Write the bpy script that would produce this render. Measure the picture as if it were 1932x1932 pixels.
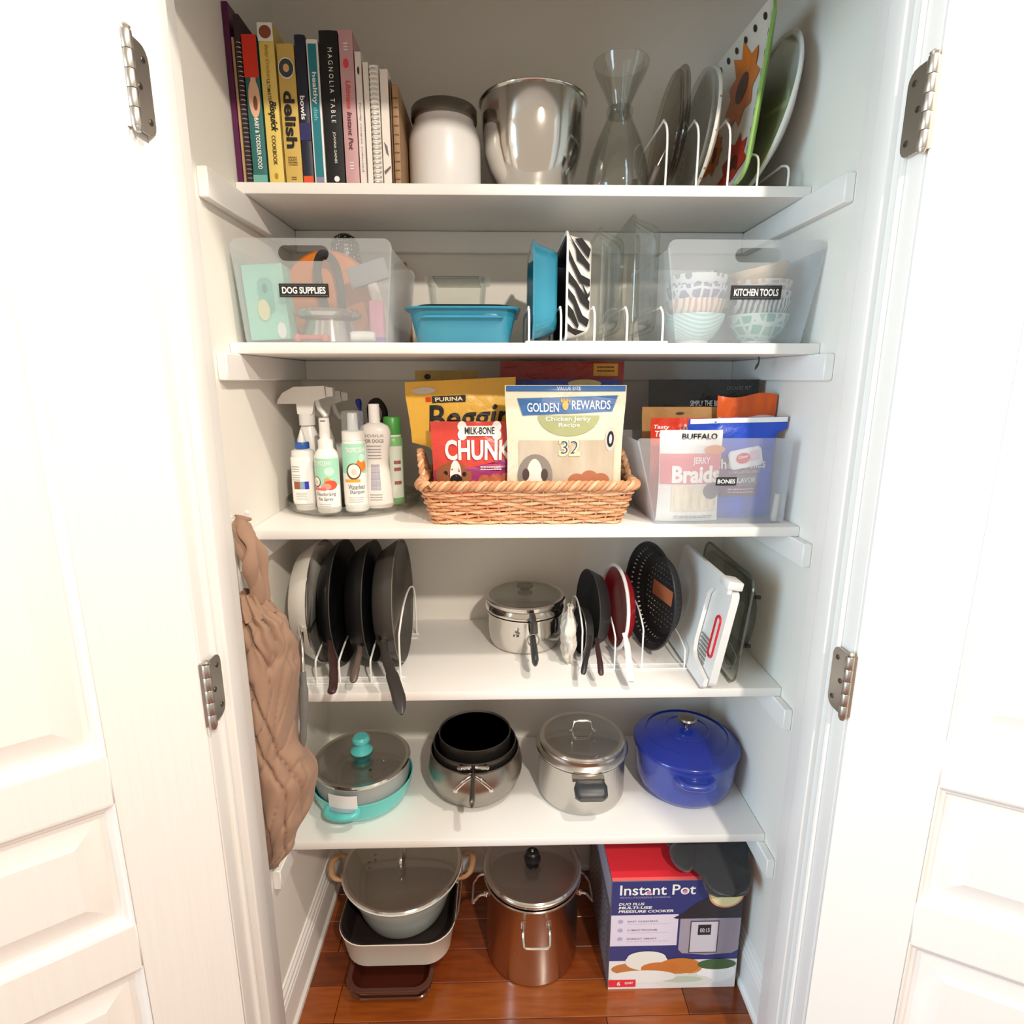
import bpy, bmesh, math, random
from mathutils import Vector, Matrix, noise
PI = math.pi
sc = bpy.context.scene
col = sc.collection
for o in list(bpy.data.objects): bpy.data.objects.remove(o)
random.seed(7)

# ------------------------------------------------------------------ camera
FPX, PITCH, YAW = 1100.6, .2232, .0234
CAM = Vector((-.0555, -1.1, 1.4345))
cd = bpy.data.cameras.new('camera'); cam = bpy.data.objects.new('camera', cd); col.objects.link(cam)
cam.location = CAM; cam.rotation_euler = (PI/2 - PITCH, 0, -YAW)
cd.sensor_width = 36; cd.lens = 36*FPX/1932; cd.clip_start = .02
sc.camera = cam
# ------------------------------------------------------------------ world, lights, exposure
w = bpy.data.worlds.new('world'); sc.world = w; w.use_nodes = True
bg = w.node_tree.nodes['Background']; bg.inputs[0].default_value = (1, .85, .68, 1); bg.inputs[1].default_value = .54
def lamp(name, kind, loc, energy, colr, size=.1, aim=None, size_y=None):
    l = bpy.data.lights.new(name, kind); l.energy = energy; l.color = colr
    if kind == 'AREA':
        l.shape = 'RECTANGLE' if size_y else 'DISK'; l.size = size
        if size_y: l.size_y = size_y
    else: l.shadow_soft_size = size
    o = bpy.data.objects.new(name, l); col.objects.link(o); o.location = loc
    if aim is not None: o.rotation_euler = (Vector(aim) - Vector(loc)).to_track_quat('-Z', 'Y').to_euler()
    return o
lamp('ceiling_lamp_near_closet_offscreen', 'POINT', (.70, -.78, 2.66), 60, (1, .90, .77), .045)
lamp('ceiling_lamp_behind_camera_offscreen', 'POINT', (.62, -2.15, 2.66), 150, (1, .90, .77), .05)
lamp('window_left_offscreen', 'AREA', (-2.8, -1.95, 1.5), 74, (.55, .82, 1), 1.2, (.5, -.1, 1.15), 1.7)
vs = sc.view_settings
vs.view_transform = 'Standard'; vs.look = 'None'; vs.gamma = 1; vs.use_curve_mapping = False
vs.exposure = .27

# ------------------------------------------------------------------ where things stand: sight lines of the camera
def _ray(u, v):
    x = (u-966)/FPX; up = -(v-966)/FPX
    c, s = math.cos(PITCH), math.sin(PITCH); y = c+s*up; z = -s+c*up
    c, s = math.cos(YAW), math.sin(YAW)
    return Vector((c*x+s*y, -s*x+c*y, z))
def A(u, v, Y):
    r = _ray(u, v); return CAM + r*((Y-CAM.y)/r.y)
def G(u, v, Z):
    r = _ray(u, v); return CAM + r*((Z-CAM.z)/r.z)
def AX(u, Y, v): return A(u, v, Y).x
# ------------------------------------------------------------------ materials
def lin(h):
    if isinstance(h, str):
        h = h.lstrip('#'); c = [int(h[i:i+2], 16)/255 for i in (0, 2, 4)]
        return tuple((x/12.92 if x <= .04045 else ((x+.055)/1.055)**2.4) for x in c) + (1,)
    return tuple(h) + ((1,) if len(h) == 3 else ())
_m = {}
def M(name, colr='#ffffff', rough=.5, metal=0., spec=.5, bump=None, vary=None, coat=0., aniso=None, sheen=0., tr=0.):
    if name in _m: return _m[name]
    m = bpy.data.materials.new(name); m.use_nodes = True; nt = m.node_tree; b = nt.nodes['Principled BSDF']
    b.inputs['Base Color'].default_value = lin(colr); b.inputs['Roughness'].default_value = rough
    b.inputs['Metallic'].default_value = metal; b.inputs['Specular IOR Level'].default_value = spec
    if coat: b.inputs['Coat Weight'].default_value = coat; b.inputs['Coat Roughness'].default_value = .08
    if sheen: b.inputs['Sheen Weight'].default_value = sheen
    if tr: b.inputs['Transmission Weight'].default_value = tr
    if bump or vary:
        tc = nt.nodes.new('ShaderNodeTexCoord')
        mp = nt.nodes.new('ShaderNodeMapping'); nt.links.new(tc.outputs['Object'], mp.inputs[0])
    if vary:   # (other colour, scale, (sx,sy,sz), contrast)
        n = nt.nodes.new('ShaderNodeTexNoise'); n.inputs['Scale'].default_value = vary[1]; n.inputs['Detail'].default_value = 5
        mp.inputs['Scale'].default_value = vary[2] if len(vary) > 2 else (1, 1, 1)
        nt.links.new(mp.outputs[0], n.inputs['Vector'])
        r = nt.nodes.new('ShaderNodeValToRGB'); k = vary[3] if len(vary) > 3 else .25
        r.color_ramp.elements[0].position = .5-k; r.color_ramp.elements[1].position = .5+k
        r.color_ramp.elements[0].color = lin(colr); r.color_ramp.elements[1].color = lin(vary[0])
        nt.links.new(n.outputs['Fac'], r.inputs[0]); nt.links.new(r.outputs[0], b.inputs['Base Color'])
    if bump:   # (scale, strength, distance, (sx,sy,sz))
        mp2 = mp
        if len(bump) > 3:
            mp2 = nt.nodes.new('ShaderNodeMapping'); nt.links.new(tc.outputs['Object'], mp2.inputs[0]); mp2.inputs['Scale'].default_value = bump[3]
        n2 = nt.nodes.new('ShaderNodeTexNoise'); n2.inputs['Scale'].default_value = bump[0]; n2.inputs['Detail'].default_value = 3
        nt.links.new(mp2.outputs[0], n2.inputs['Vector'])
        bp = nt.nodes.new('ShaderNodeBump'); bp.inputs['Strength'].default_value = bump[1]; bp.inputs['Distance'].default_value = bump[2]
        nt.links.new(n2.outputs['Fac'], bp.inputs['Height']); nt.links.new(bp.outputs[0], b.inputs['Normal'])
    _m[name] = m; return m
def GLASS(name, tint='#fdfefd', edge='#eef1ed', base=.012, power=.45):
    """thin clear glass: see-through head on, reflecting and darker along its rims"""
    if name in _m: return _m[name]
    m = bpy.data.materials.new(name); m.use_nodes = True; nt = m.node_tree; nt.nodes.clear()
    out = nt.nodes.new('ShaderNodeOutputMaterial'); lw = nt.nodes.new('ShaderNodeLayerWeight'); lw.inputs['Blend'].default_value = power
    tr = nt.nodes.new('ShaderNodeBsdfTransparent'); tr.inputs[0].default_value = lin(tint)
    df = nt.nodes.new('ShaderNodeBsdfTransparent'); df.inputs[0].default_value = lin(edge)
    gl = nt.nodes.new('ShaderNodeBsdfGlossy'); gl.inputs['Roughness'].default_value = .05
    m1 = nt.nodes.new('ShaderNodeMixShader'); m2 = nt.nodes.new('ShaderNodeMixShader')
    pw = nt.nodes.new('ShaderNodeMath'); pw.operation = 'POWER'; pw.inputs[1].default_value = 3.2
    nt.links.new(lw.outputs['Facing'], pw.inputs[0]); nt.links.new(pw.outputs[0], m1.inputs[0])
    nt.links.new(tr.outputs[0], m1.inputs[1]); nt.links.new(df.outputs[0], m1.inputs[2])
    ma = nt.nodes.new('ShaderNodeMath'); ma.operation = 'MULTIPLY_ADD'; ma.inputs[1].default_value = .28; ma.inputs[2].default_value = base
    ma.use_clamp = True
    nt.links.new(lw.outputs['Fresnel'], ma.inputs[0]); nt.links.new(ma.outputs[0], m2.inputs[0])
    nt.links.new(m1.outputs[0], m2.inputs[1]); nt.links.new(gl.outputs[0], m2.inputs[2]); nt.links.new(m2.outputs[0], out.inputs[0])
    _m[name] = m; return m
def FROST(name, colr='#e9edf0', fac=.3, rough=.3):
    """milky see-through plastic"""
    if name in _m: return _m[name]
    m = bpy.data.materials.new(name); m.use_nodes = True; nt = m.node_tree; nt.nodes.clear()
    out = nt.nodes.new('ShaderNodeOutputMaterial')
    tr = nt.nodes.new('ShaderNodeBsdfTransparent'); tr.inputs[0].default_value = (.97, .98, .99, 1)
    p = nt.nodes.new('ShaderNodeBsdfPrincipled'); p.inputs['Base Color'].default_value = lin(colr); p.inputs['Roughness'].default_value = rough
    tl = nt.nodes.new('ShaderNodeBsdfTranslucent'); tl.inputs[0].default_value = lin(colr)
    a = nt.nodes.new('ShaderNodeMixShader'); a.inputs[0].default_value = .35
    nt.links.new(p.outputs[0], a.inputs[1]); nt.links.new(tl.outputs[0], a.inputs[2])
    lw = nt.nodes.new('ShaderNodeLayerWeight'); lw.inputs['Blend'].default_value = .3
    ma = nt.nodes.new('ShaderNodeMath'); ma.operation = 'MULTIPLY_ADD'; ma.inputs[1].default_value = .5; ma.inputs[2].default_value = fac; ma.use_clamp = True
    pw = nt.nodes.new('ShaderNodeMath'); pw.operation = 'POWER'; pw.inputs[1].default_value = 3
    nt.links.new(lw.outputs['Facing'], pw.inputs[0]); nt.links.new(pw.outputs[0], ma.inputs[0])
    mx = nt.nodes.new('ShaderNodeMixShader'); nt.links.new(ma.outputs[0], mx.inputs[0])
    nt.links.new(tr.outputs[0], mx.inputs[1]); nt.links.new(a.outputs[0], mx.inputs[2]); nt.links.new(mx.outputs[0], out.inputs[0])
    _m[name] = m; return m
def PATTERN(name, kind, c0, c1, scale, thr=.5, rough=.35, sc3=(1, 1, 1)):
    """two-colour glazed print: voronoi cells, cell edges, waves or rings"""
    if name in _m: return _m[name]
    m = M(name, c0, rough); nt = m.node_tree; b = nt.nodes['Principled BSDF']
    tc = nt.nodes.new('ShaderNodeTexCoord'); mp = nt.nodes.new('ShaderNodeMapping'); mp.inputs['Scale'].default_value = sc3
    nt.links.new(tc.outputs['Object'], mp.inputs[0])
    if kind in ('cell', 'edge'):
        t = nt.nodes.new('ShaderNodeTexVoronoi'); t.feature = 'DISTANCE_TO_EDGE' if kind == 'edge' else 'F1'; t.inputs['Scale'].default_value = scale
        t.inputs['Randomness'].default_value = .25
        o = t.outputs['Distance']
    elif kind == 'check':
        t = nt.nodes.new('ShaderNodeTexChecker'); t.inputs['Scale'].default_value = scale; o = t.outputs['Fac']
    else:
        t = nt.nodes.new('ShaderNodeTexWave'); t.inputs['Scale'].default_value = scale; t.inputs['Distortion'].default_value = 4 if kind == 'wave' else 0
        if kind == 'rings': t.wave_type = 'RINGS'
        o = t.outputs['Fac']
    nt.links.new(mp.outputs[0], t.inputs['Vector'])
    r = nt.nodes.new('ShaderNodeValToRGB'); r.color_ramp.interpolation = 'CONSTANT'
    r.color_ramp.elements[0].color = lin(c0); r.color_ramp.elements[1].position = thr; r.color_ramp.elements[1].color = lin(c1)
    nt.links.new(o, r.inputs[0]); nt.links.new(r.outputs[0], b.inputs['Base Color'])
    return m
WHITE = M('white_plastic', '#f1efec', .4)
PAINT = M('white_gloss_paint', '#f3f1ee', .42, bump=(60, .04, .002))
WALLP = M('closet_wall_paint', '#efebe3', .7, bump=(220, .06, .002))
DOORP = M('door_paint', '#f3f1ee', .38, bump=(70, .35, .003, (1, 1, .05)))
STEEL = M('brushed_steel', '#c9c5bf', .24, 1, bump=(90, .02, .001))
CHROME = M('polished_steel', '#dcd8d2', .12, 1)
NICKEL = M('satin_nickel', '#c4bfb8', .38, 1)
BLACKP = M('black_plastic', '#17171a', .38)
NONSTK = M('black_nonstick', '#0d0d0f', .45, bump=(300, .1, .001))
WIREW = M('white_coated_wire', '#f2f2f0', .35)
INK = M('black_ink', '#141316', .5); WINK = M('white_ink', '#f4f3f0', .5)
CLEAR = GLASS('clear_glass'); LIDG = GLASS('lid_glass', '#fcfdfc', '#d3d7d2', .15)
# ------------------------------------------------------------------ mesh building
class MB:
    def __init__(s, T=None): s.v = []; s.f = []; s.T = T
    def add(s, vs, fs):
        b = len(s.v)
        s.v += [(s.T @ Vector(v)) if s.T else Vector(v) for v in vs]; s.f += [tuple(i+b for i in f) for f in fs]; return s
    def box(s, x0, x1, y0, y1, z0, z1):
        vs = [(x, y, z) for x in (x0, x1) for y in (y0, y1) for z in (z0, z1)]
        return s.add(vs, [(0, 1, 3, 2), (4, 6, 7, 5), (0, 4, 5, 1), (2, 3, 7, 6), (0, 2, 6, 4), (1, 5, 7, 3)])
    def rbox(s, x0, x1, y0, y1, z0, z1, b=.003, seg=2):
        bm = bmesh.new(); bmesh.ops.create_cube(bm, size=1)
        for v in bm.verts: v.co = Vector((x0+(v.co.x+.5)*(x1-x0), y0+(v.co.y+.5)*(y1-y0), z0+(v.co.z+.5)*(z1-z0)))
        bmesh.ops.bevel(bm, geom=bm.edges[:]+bm.verts[:], offset=b, segments=seg, affect='EDGES', profile=.5)
        bm.verts.index_update(); s.add([v.co.copy() for v in bm.verts], [[v.index for v in f.verts] for f in bm.faces]); bm.free(); return s
    def loops(s, ls, cap0=True, cap1=True, wrap=False):
        n = len(ls[0]); vs = [p for l in ls for p in l]; fs = []
        m = len(ls)
        for i in range(m if wrap else m-1):
            for j in range(n):
                a, b2 = i*n+j, i*n+(j+1) % n; c, d = ((i+1) % m)*n+(j+1) % n, ((i+1) % m)*n+j
                fs.append((a, b2, c, d))
        if not wrap:
            if cap0: fs.append(tuple(range(n-1, -1, -1)))
            if cap1: fs.append(tuple(range((m-1)*n, m*n)))
        return s.add(vs, fs)
    def lathe(s, prof, n=40, c=(0, 0, 0), sx=1, sy=1, wob=None):
        ls = []
        for r, z in prof:
            r = max(r, 1e-4)
            ls.append([(c[0]+r*sx*math.cos(2*PI*k/n), c[1]+r*sy*math.sin(2*PI*k/n), c[2]+z) for k in range(n)])
        return s.loops(ls)
    def rrect(s, secs, n=6, cap0=True, cap1=True):
        """stack of rounded rectangles: (half x, half y, corner radius, z[, cx, cy])"""
        ls = []
        for q in secs:
            hx, hy, r, z = q[:4]; cx, cy = (q[4], q[5]) if len(q) > 4 else (0, 0); r = min(r, hx*.999, hy*.999); l = []
            for k, (sx, sy) in enumerate(((1, 1), (-1, 1), (-1, -1), (1, -1))):
                for j in range(n+1):
                    a = PI/2*k + PI/2*j/n
                    l.append((cx+sx*(hx-r)+r*math.cos(a), cy+sy*(hy-r)+r*math.sin(a), z))
            ls.append(l)
        return s.loops(ls, cap0, cap1)
    def tube(s, pts, r, n=8, closed=False, flat=1., up=None):
        P = [Vector(p) for p in pts]; m = len(P); ls = []; prev = None
        for i in range(m):
            if closed: t = P[(i+1) % m]-P[i-1]
            else: t = P[min(i+1, m-1)]-P[max(i-1, 0)]
            t.normalize()
            if prev is None:
                a = Vector(up) if up else (Vector((0, 0, 1)) if abs(t.z) < .9 else Vector((1, 0, 0)))
            else: a = prev
            a = (a - t*a.dot(t)); a = a.normalized() if a.length > 1e-6 else t.orthogonal().normalized()
            prev = a; b = t.cross(a); rr = r[i] if isinstance(r, (list, tuple)) else r
            ls.append([P[i]+(a*math.cos(2*PI*k/n)+b*math.sin(2*PI*k/n)*flat)*rr for k in range(n)])
        return s.loops(ls, wrap=closed)
    def prism(s, poly, y0, y1):
        n = len(poly); vs = [(x, y0, z) for x, z in poly]+[(x, y1, z) for x, z in poly]
        return s.add(vs, [tuple(range(n)), tuple(range(2*n-1, n-1, -1))]+[(i, (i+1) % n, n+(i+1) % n, n+i) for i in range(n)])
    def prismz(s, poly, z0, z1):
        n = len(poly); vs = [(x, y, z0) for x, y in poly]+[(x, y, z1) for x, y in poly]
        return s.add(vs, [tuple(range(n-1, -1, -1)), tuple(range(n, 2*n))]+[(i, (i+1) % n, n+(i+1) % n, n+i) for i in range(n)])
    def holed(s, outer, holes, y0, y1):
        """plate in the xz plane with holes, from y0 to y1"""
        bm = bmesh.new(); E = []
        for lp in [outer]+holes:
            vs = [bm.verts.new((x, 0, z)) for x, z in lp]
            E += [bm.edges.new((vs[i], vs[(i+1) % len(vs)])) for i in range(len(vs))]
        bmesh.ops.triangle_fill(bm, use_beauty=True, edges=E); bm.verts.index_update()
        V = [v.co.copy() for v in bm.verts]; F = [[v.index for v in f.verts] for f in bm.faces]; bm.free(); n = len(V)
        fs = [tuple(f) for f in F]+[tuple(i+n for i in reversed(f)) for f in F]; k = 0
        for lp in [outer]+holes:
            m = len(lp); fs += [(k+i, k+(i+1) % m, n+k+(i+1) % m, n+k+i) for i in range(m)]; k += m
        return s.add([(p.x, y0, p.z) for p in V]+[(p.x, y1, p.z) for p in V], fs)
    def grid(s, fn, nu, nv, wrap=False):
        vs = [fn(i/nu, j/nv) for j in range(nv+1) for i in range(nu+(0 if wrap else 1))]; w_ = nu+(0 if wrap else 1)
        return s.add(vs, [(j*w_+i, j*w_+(i+1) % w_, (j+1)*w_+(i+1) % w_, (j+1)*w_+i) for j in range(nv) for i in range(nu)])
    def build(s, name, mat, parent=None, smooth=40, label=None, fix=True):
        me = bpy.data.meshes.new(name); me.from_pydata([tuple(v) for v in s.v], [], s.f)
        if fix:
            bm = bmesh.new(); bm.from_mesh(me); bmesh.ops.recalc_face_normals(bm, faces=bm.faces[:]); bm.to_mesh(me); bm.free()
        me.materials.append(mat)
        if smooth:
            me.polygons.foreach_set('use_smooth', [True]*len(me.polygons)); me.set_sharp_from_angle(angle=math.radians(smooth))
        o = bpy.data.objects.new(name, me); col.objects.link(o)
        if parent is not None: o.parent = parent
        if label: o['label'] = label
        return o
def tag(o, label, cat, group=None):
    o['label'] = label; o['category'] = cat
    if group: o['group'] = group
    return o
def struct(o): o['kind'] = 'structure'; return o
def thing(name, label, cat, loc=(0, 0, 0), rz=0, group=None, rot=None, z=None, x=None):
    o = bpy.data.objects.new(name, None); o.empty_display_size = .03; col.objects.link(o); o.location = loc
    o.rotation_euler = rot if rot else (0, 0, rz)
    if z is not None:      # orient local z (and x) along given directions
        Z = Vector(z).normalized(); X = Vector(x); X = (X-Z*X.dot(Z)).normalized(); Y = Z.cross(X)
        o.rotation_euler = Matrix((X, Y, Z)).transposed().to_euler()
    return tag(o, label, cat, group)
def split(o, names, name, label, cat, group=None):
    """lift some meshes of a nested stack out into a thing of their own"""
    n = bpy.data.objects.new(name, None); n.empty_display_size = .03; col.objects.link(n)
    n.location = o.location; n.rotation_euler = o.rotation_euler; n.scale = o.scale
    for ch in [c for c in col.objects if c.parent == o]:
        if ch.name.split('.')[0] in names: ch.parent = n
    return tag(n, label, cat, group)
def dup(root, loc, label=None):
    def cp(o, p):
        c = o.copy(); col.objects.link(c)
        if p: c.parent = p
        for ch in o.children: cp(ch, c)
        return c
    r = cp(root, None); r.location = loc
    if label: r['label'] = label
    return r
# ------------------------------------------------------------------ flat print: fn(u, v, o) gives a point of the printed surface, o off it
def plane(o, U, V, N=None):
    o, U, V = Vector(o), Vector(U), Vector(V); N = Vector(N) if N else U.cross(V).normalized()
    return lambda u, v, d=0: o+U*u+V*v+N*d
def cylfn(r, h, c=(0, 0), k=1.):
    """u = angle (0 is towards -y), v = height in metres; r may be a function of height"""
    rf = r if callable(r) else (lambda z: r)
    def f(u, v, d=0):
        R = rf(v*h)+d; return Vector((c[0]+R*math.sin(u), c[1]-R*math.cos(u)*k, v*h))
    return f
_t = {}
def _text(s, bold, shear):
    key = (s, bold, shear)
    if key in _t: return _t[key]
    cu = bpy.data.curves.new('t', 'FONT'); cu.body = s; cu.size = 1; cu.offset = bold; cu.shear = shear; cu.resolution_u = 3; cu.align_x = 'LEFT'
    o = bpy.data.objects.new('t', cu); col.objects.link(o); me = bpy.data.meshes.new_from_object(o)
    V = [v.co.copy() for v in me.vertices]; F = [tuple(p.vertices) for p in me.polygons]
    bpy.data.objects.remove(o); bpy.data.curves.remove(cu); bpy.data.meshes.remove(me)
    x0 = min(v.x for v in V); x1 = max(v.x for v in V); y0 = min(v.y for v in V); y1 = max(v.y for v in V)
    _t[key] = ([((v.x-x0)/(x1-x0), (v.y-y0)/(y1-y0)) for v in V], F); return _t[key]
def letter(parent, s, mat, fn, u0, u1, v0, v1, o=.0008, bold=.0, shear=0., spine=False, arc=0., name='lettering'):
    V, F = _text(s, bold, shear); mb = MB(); vs = []
    for a, b in V:
        if spine: u, v = u0+b*(u1-u0), v1-a*(v1-v0)
        else: u, v = u0+a*(u1-u0), v0+b*(v1-v0)+arc*4*a*(1-a)*(v1-v0)
        vs.append(fn(u, v, o))
    mb.add(vs, F); return mb.build(name, mat, parent, smooth=0, fix=False)
def patch(parent, name, mat, fn, u0, u1, v0, v1, nu=6, nv=6, o=.0004):
    nu, nv = (nu, nv) if nu <= 2 else (max(nu, 16), max(nv, 5))
    return MB().grid(lambda a, b: fn(u0+a*(u1-u0), v0+b*(v1-v0), o), nu, nv).build(name, mat, parent, smooth=60, fix=False)
def oval(parent, name, mat, fn, uc, vc, ru, rv, o=.0006, n=24, a0=0., a1=2*PI, inner=0., rings=3, rot=0.):
    mb = MB(); vs = []; fs = []
    for i in range(rings+1):
        k = inner+(1-inner)*i/rings
        for j in range(n+1):
            a = a0+(a1-a0)*j/n; x, y = ru*k*math.cos(a), rv*k*math.sin(a)
            vs.append(fn(uc+x*math.cos(rot)-y*math.sin(rot), vc+x*math.sin(rot)+y*math.cos(rot), o))
    for i in range(rings):
        for j in range(n): fs.append((i*(n+1)+j, i*(n+1)+j+1, (i+1)*(n+1)+j+1, (i+1)*(n+1)+j))
    return mb.add(vs, fs).build(name, mat, parent, smooth=60, fix=False)
def poly(parent, name, mat, fn, pts, o=.0006):
    bm = bmesh.new(); vs = [bm.verts.new((x, y, 0)) for x, y in pts]
    E = [bm.edges.new((vs[i], vs[(i+1) % len(vs)])) for i in range(len(vs))]
    bmesh.ops.triangle_fill(bm, use_beauty=True, edges=E)
    bmesh.ops.subdivide_edges(bm, edges=bm.edges[:], cuts=3, use_grid_fill=True)
    bmesh.ops.recalc_face_normals(bm, faces=bm.faces[:]); bm.verts.index_update()
    mb = MB().add([fn(v.co.x, v.co.y, o) for v in bm.verts], [[v.index for v in f.verts] for f in bm.faces]); bm.free()
    return mb.build(name, mat, parent, smooth=0, fix=False)
def lines(parent, mat, fn, u0, u1, vs_, h=.003, o=.0007, seed=0, name='fine_print'):
    """rows of print too small to read"""
    rnd = random.Random(seed); mb = MB()
    for v in vs_:
        u = u0
        while u < u1-.02*(u1-u0):
            wd = (u1-u0)*rnd.uniform(.05, .14); e = min(u+wd, u1)
            mb.add([fn(u, v, o), fn(e, v, o), fn(e, v+h, o), fn(u, v+h, o)], [(0, 1, 2, 3)]); u = e+(u1-u0)*.02
    o_ = mb.build(name, mat, parent, smooth=0, fix=False); o_['kind'] = 'stuff'; return o_
def arcpts(c, r, a0, a1, n, ax='xz'):
    out = []
    for i in range(n+1):
        a = a0+(a1-a0)*i/n; out.append((c[0]+r*math.cos(a), c[1]+r*math.sin(a)))
    return out
def smoothpath(P, n=6, closed=False):
    P = [Vector(p) for p in P]; m = len(P); out = []
    for i in range(m if closed else m-1):
        p0, p1, p2, p3 = (P[(i-1) % m], P[i], P[(i+1) % m], P[(i+2) % m]) if closed else (P[max(i-1, 0)], P[i], P[i+1], P[min(i+2, m-1)])
        for k in range(n):
            t = k/n; out.append(.5*((2*p1)+(p2-p0)*t+(2*p0-5*p1+4*p2-p3)*t*t+(3*p1-p0-3*p2+p3)*t**3))
    if not closed: out.append(P[-1])
    return out
# ================================================================== the closet
XW = .538; YB = .3786; YJ = -.152; YF = -.298; JL, JR = -.497, .482
SZ = [1.7897, 1.4999, 1.1517, .8027, .4425]; SF = [.0923, 0, 0, 0, 0]; ST = .02
# floor of wooden boards
fl = struct(MB().box(-1.6, 1.6, -1.9, YB+.05, -.04, -.012).build('floor', M('floor_underlay', '#3a1a0c', .6), smooth=0))
WOOD = [M('floor_wood_%s' % n, c, .22, vary=(d, 9, (1, 9, 1), .3), coat=.35, bump=(30, .05, .001, (1, 12, 1)))
        for n, c, d in (('red', '#93461b', '#6e3012'), ('amber', '#a5561f', '#7e3b14'), ('brown', '#7d3a18', '#5c2a10'))]
y = YB; row = 0; bw = .0855
rnd = random.Random(3)
while y > -.62:
    x = -1.0 + rnd.uniform(-.5, 0)
    while x < 1.0:
        L = rnd.uniform(.5, .95); x1 = min(x+L, 1.05)
        MB().rbox(x+.0006, x1-.0006, y-bw+.0006, y-.0006, -.012, 0, .0012, 1).build('floor_board', rnd.choice(WOOD), fl, smooth=0)
        x = x1
    y -= bw; row += 1
MB().box(-1.6, 1.6, -1.9, y, -.012, -.0005).build('floor_beyond', WOOD[0], fl, smooth=0)
struct(MB().box(-XW-.1, -XW, YJ, YB+.1, -.02, 2.5).build('wall_left', WALLP, smooth=0))
struct(MB().box(XW, XW+.1, YJ, YB+.1, -.02, 2.5).build('wall_right', WALLP, smooth=0))
struct(MB().box(-XW, XW, YB, YB+.1, -.02, 2.5).build('wall_back', WALLP, smooth=0))
wf = MB().box(-2.2, JL-.018, -.256, YJ, -.02, 2.72).box(JR+.018, 2.2, -.256, YJ, -.02, 2.72).box(JL-.018, JR+.018, -.256, YJ, 2.07, 2.72)
struct(wf.build('wall_front', WALLP, smooth=0))
struct(MB().box(-XW-.1, XW+.1, YJ, YB+.1, 2.5, 2.6).build('ceiling', WALLP, smooth=0))
# door frame: jambs with stop beads, casing outside
def jamb(n, x, s):
    j = struct(MB().rbox(*sorted((x, x-s*.018)), YF, YJ, 0, 2.05, .002).build('trim_%d' % n, PAINT))
    MB().rbox(*sorted((x+s*.010, x-s*.002)), -.238, -.196, 0, 2.04, .0035, 3).build('stop_strip', PAINT, j)
    MB().tube([(x+s*.002, -.262, 0), (x+s*.002, -.262, 2.04)], .0045, 8).build('stop_bead', PAINT, j)
    MB().rbox(*sorted((x-s*.017, x-s*.080)), -.266, -.255, 0, 2.12, .003, 2).build('casing', PAINT, j)
    return j
jamb(1, JL, 1); jamb(2, JR, -1)
h_ = struct(MB().rbox(JL, JR, YF, YJ, 2.05, 2.068, .002).build('trim_3', PAINT))
MB().rbox(JL-.080, JR+.080, -.266, -.255, 2.067, 2.12, .003).build('casing', PAINT, h_)
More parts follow.
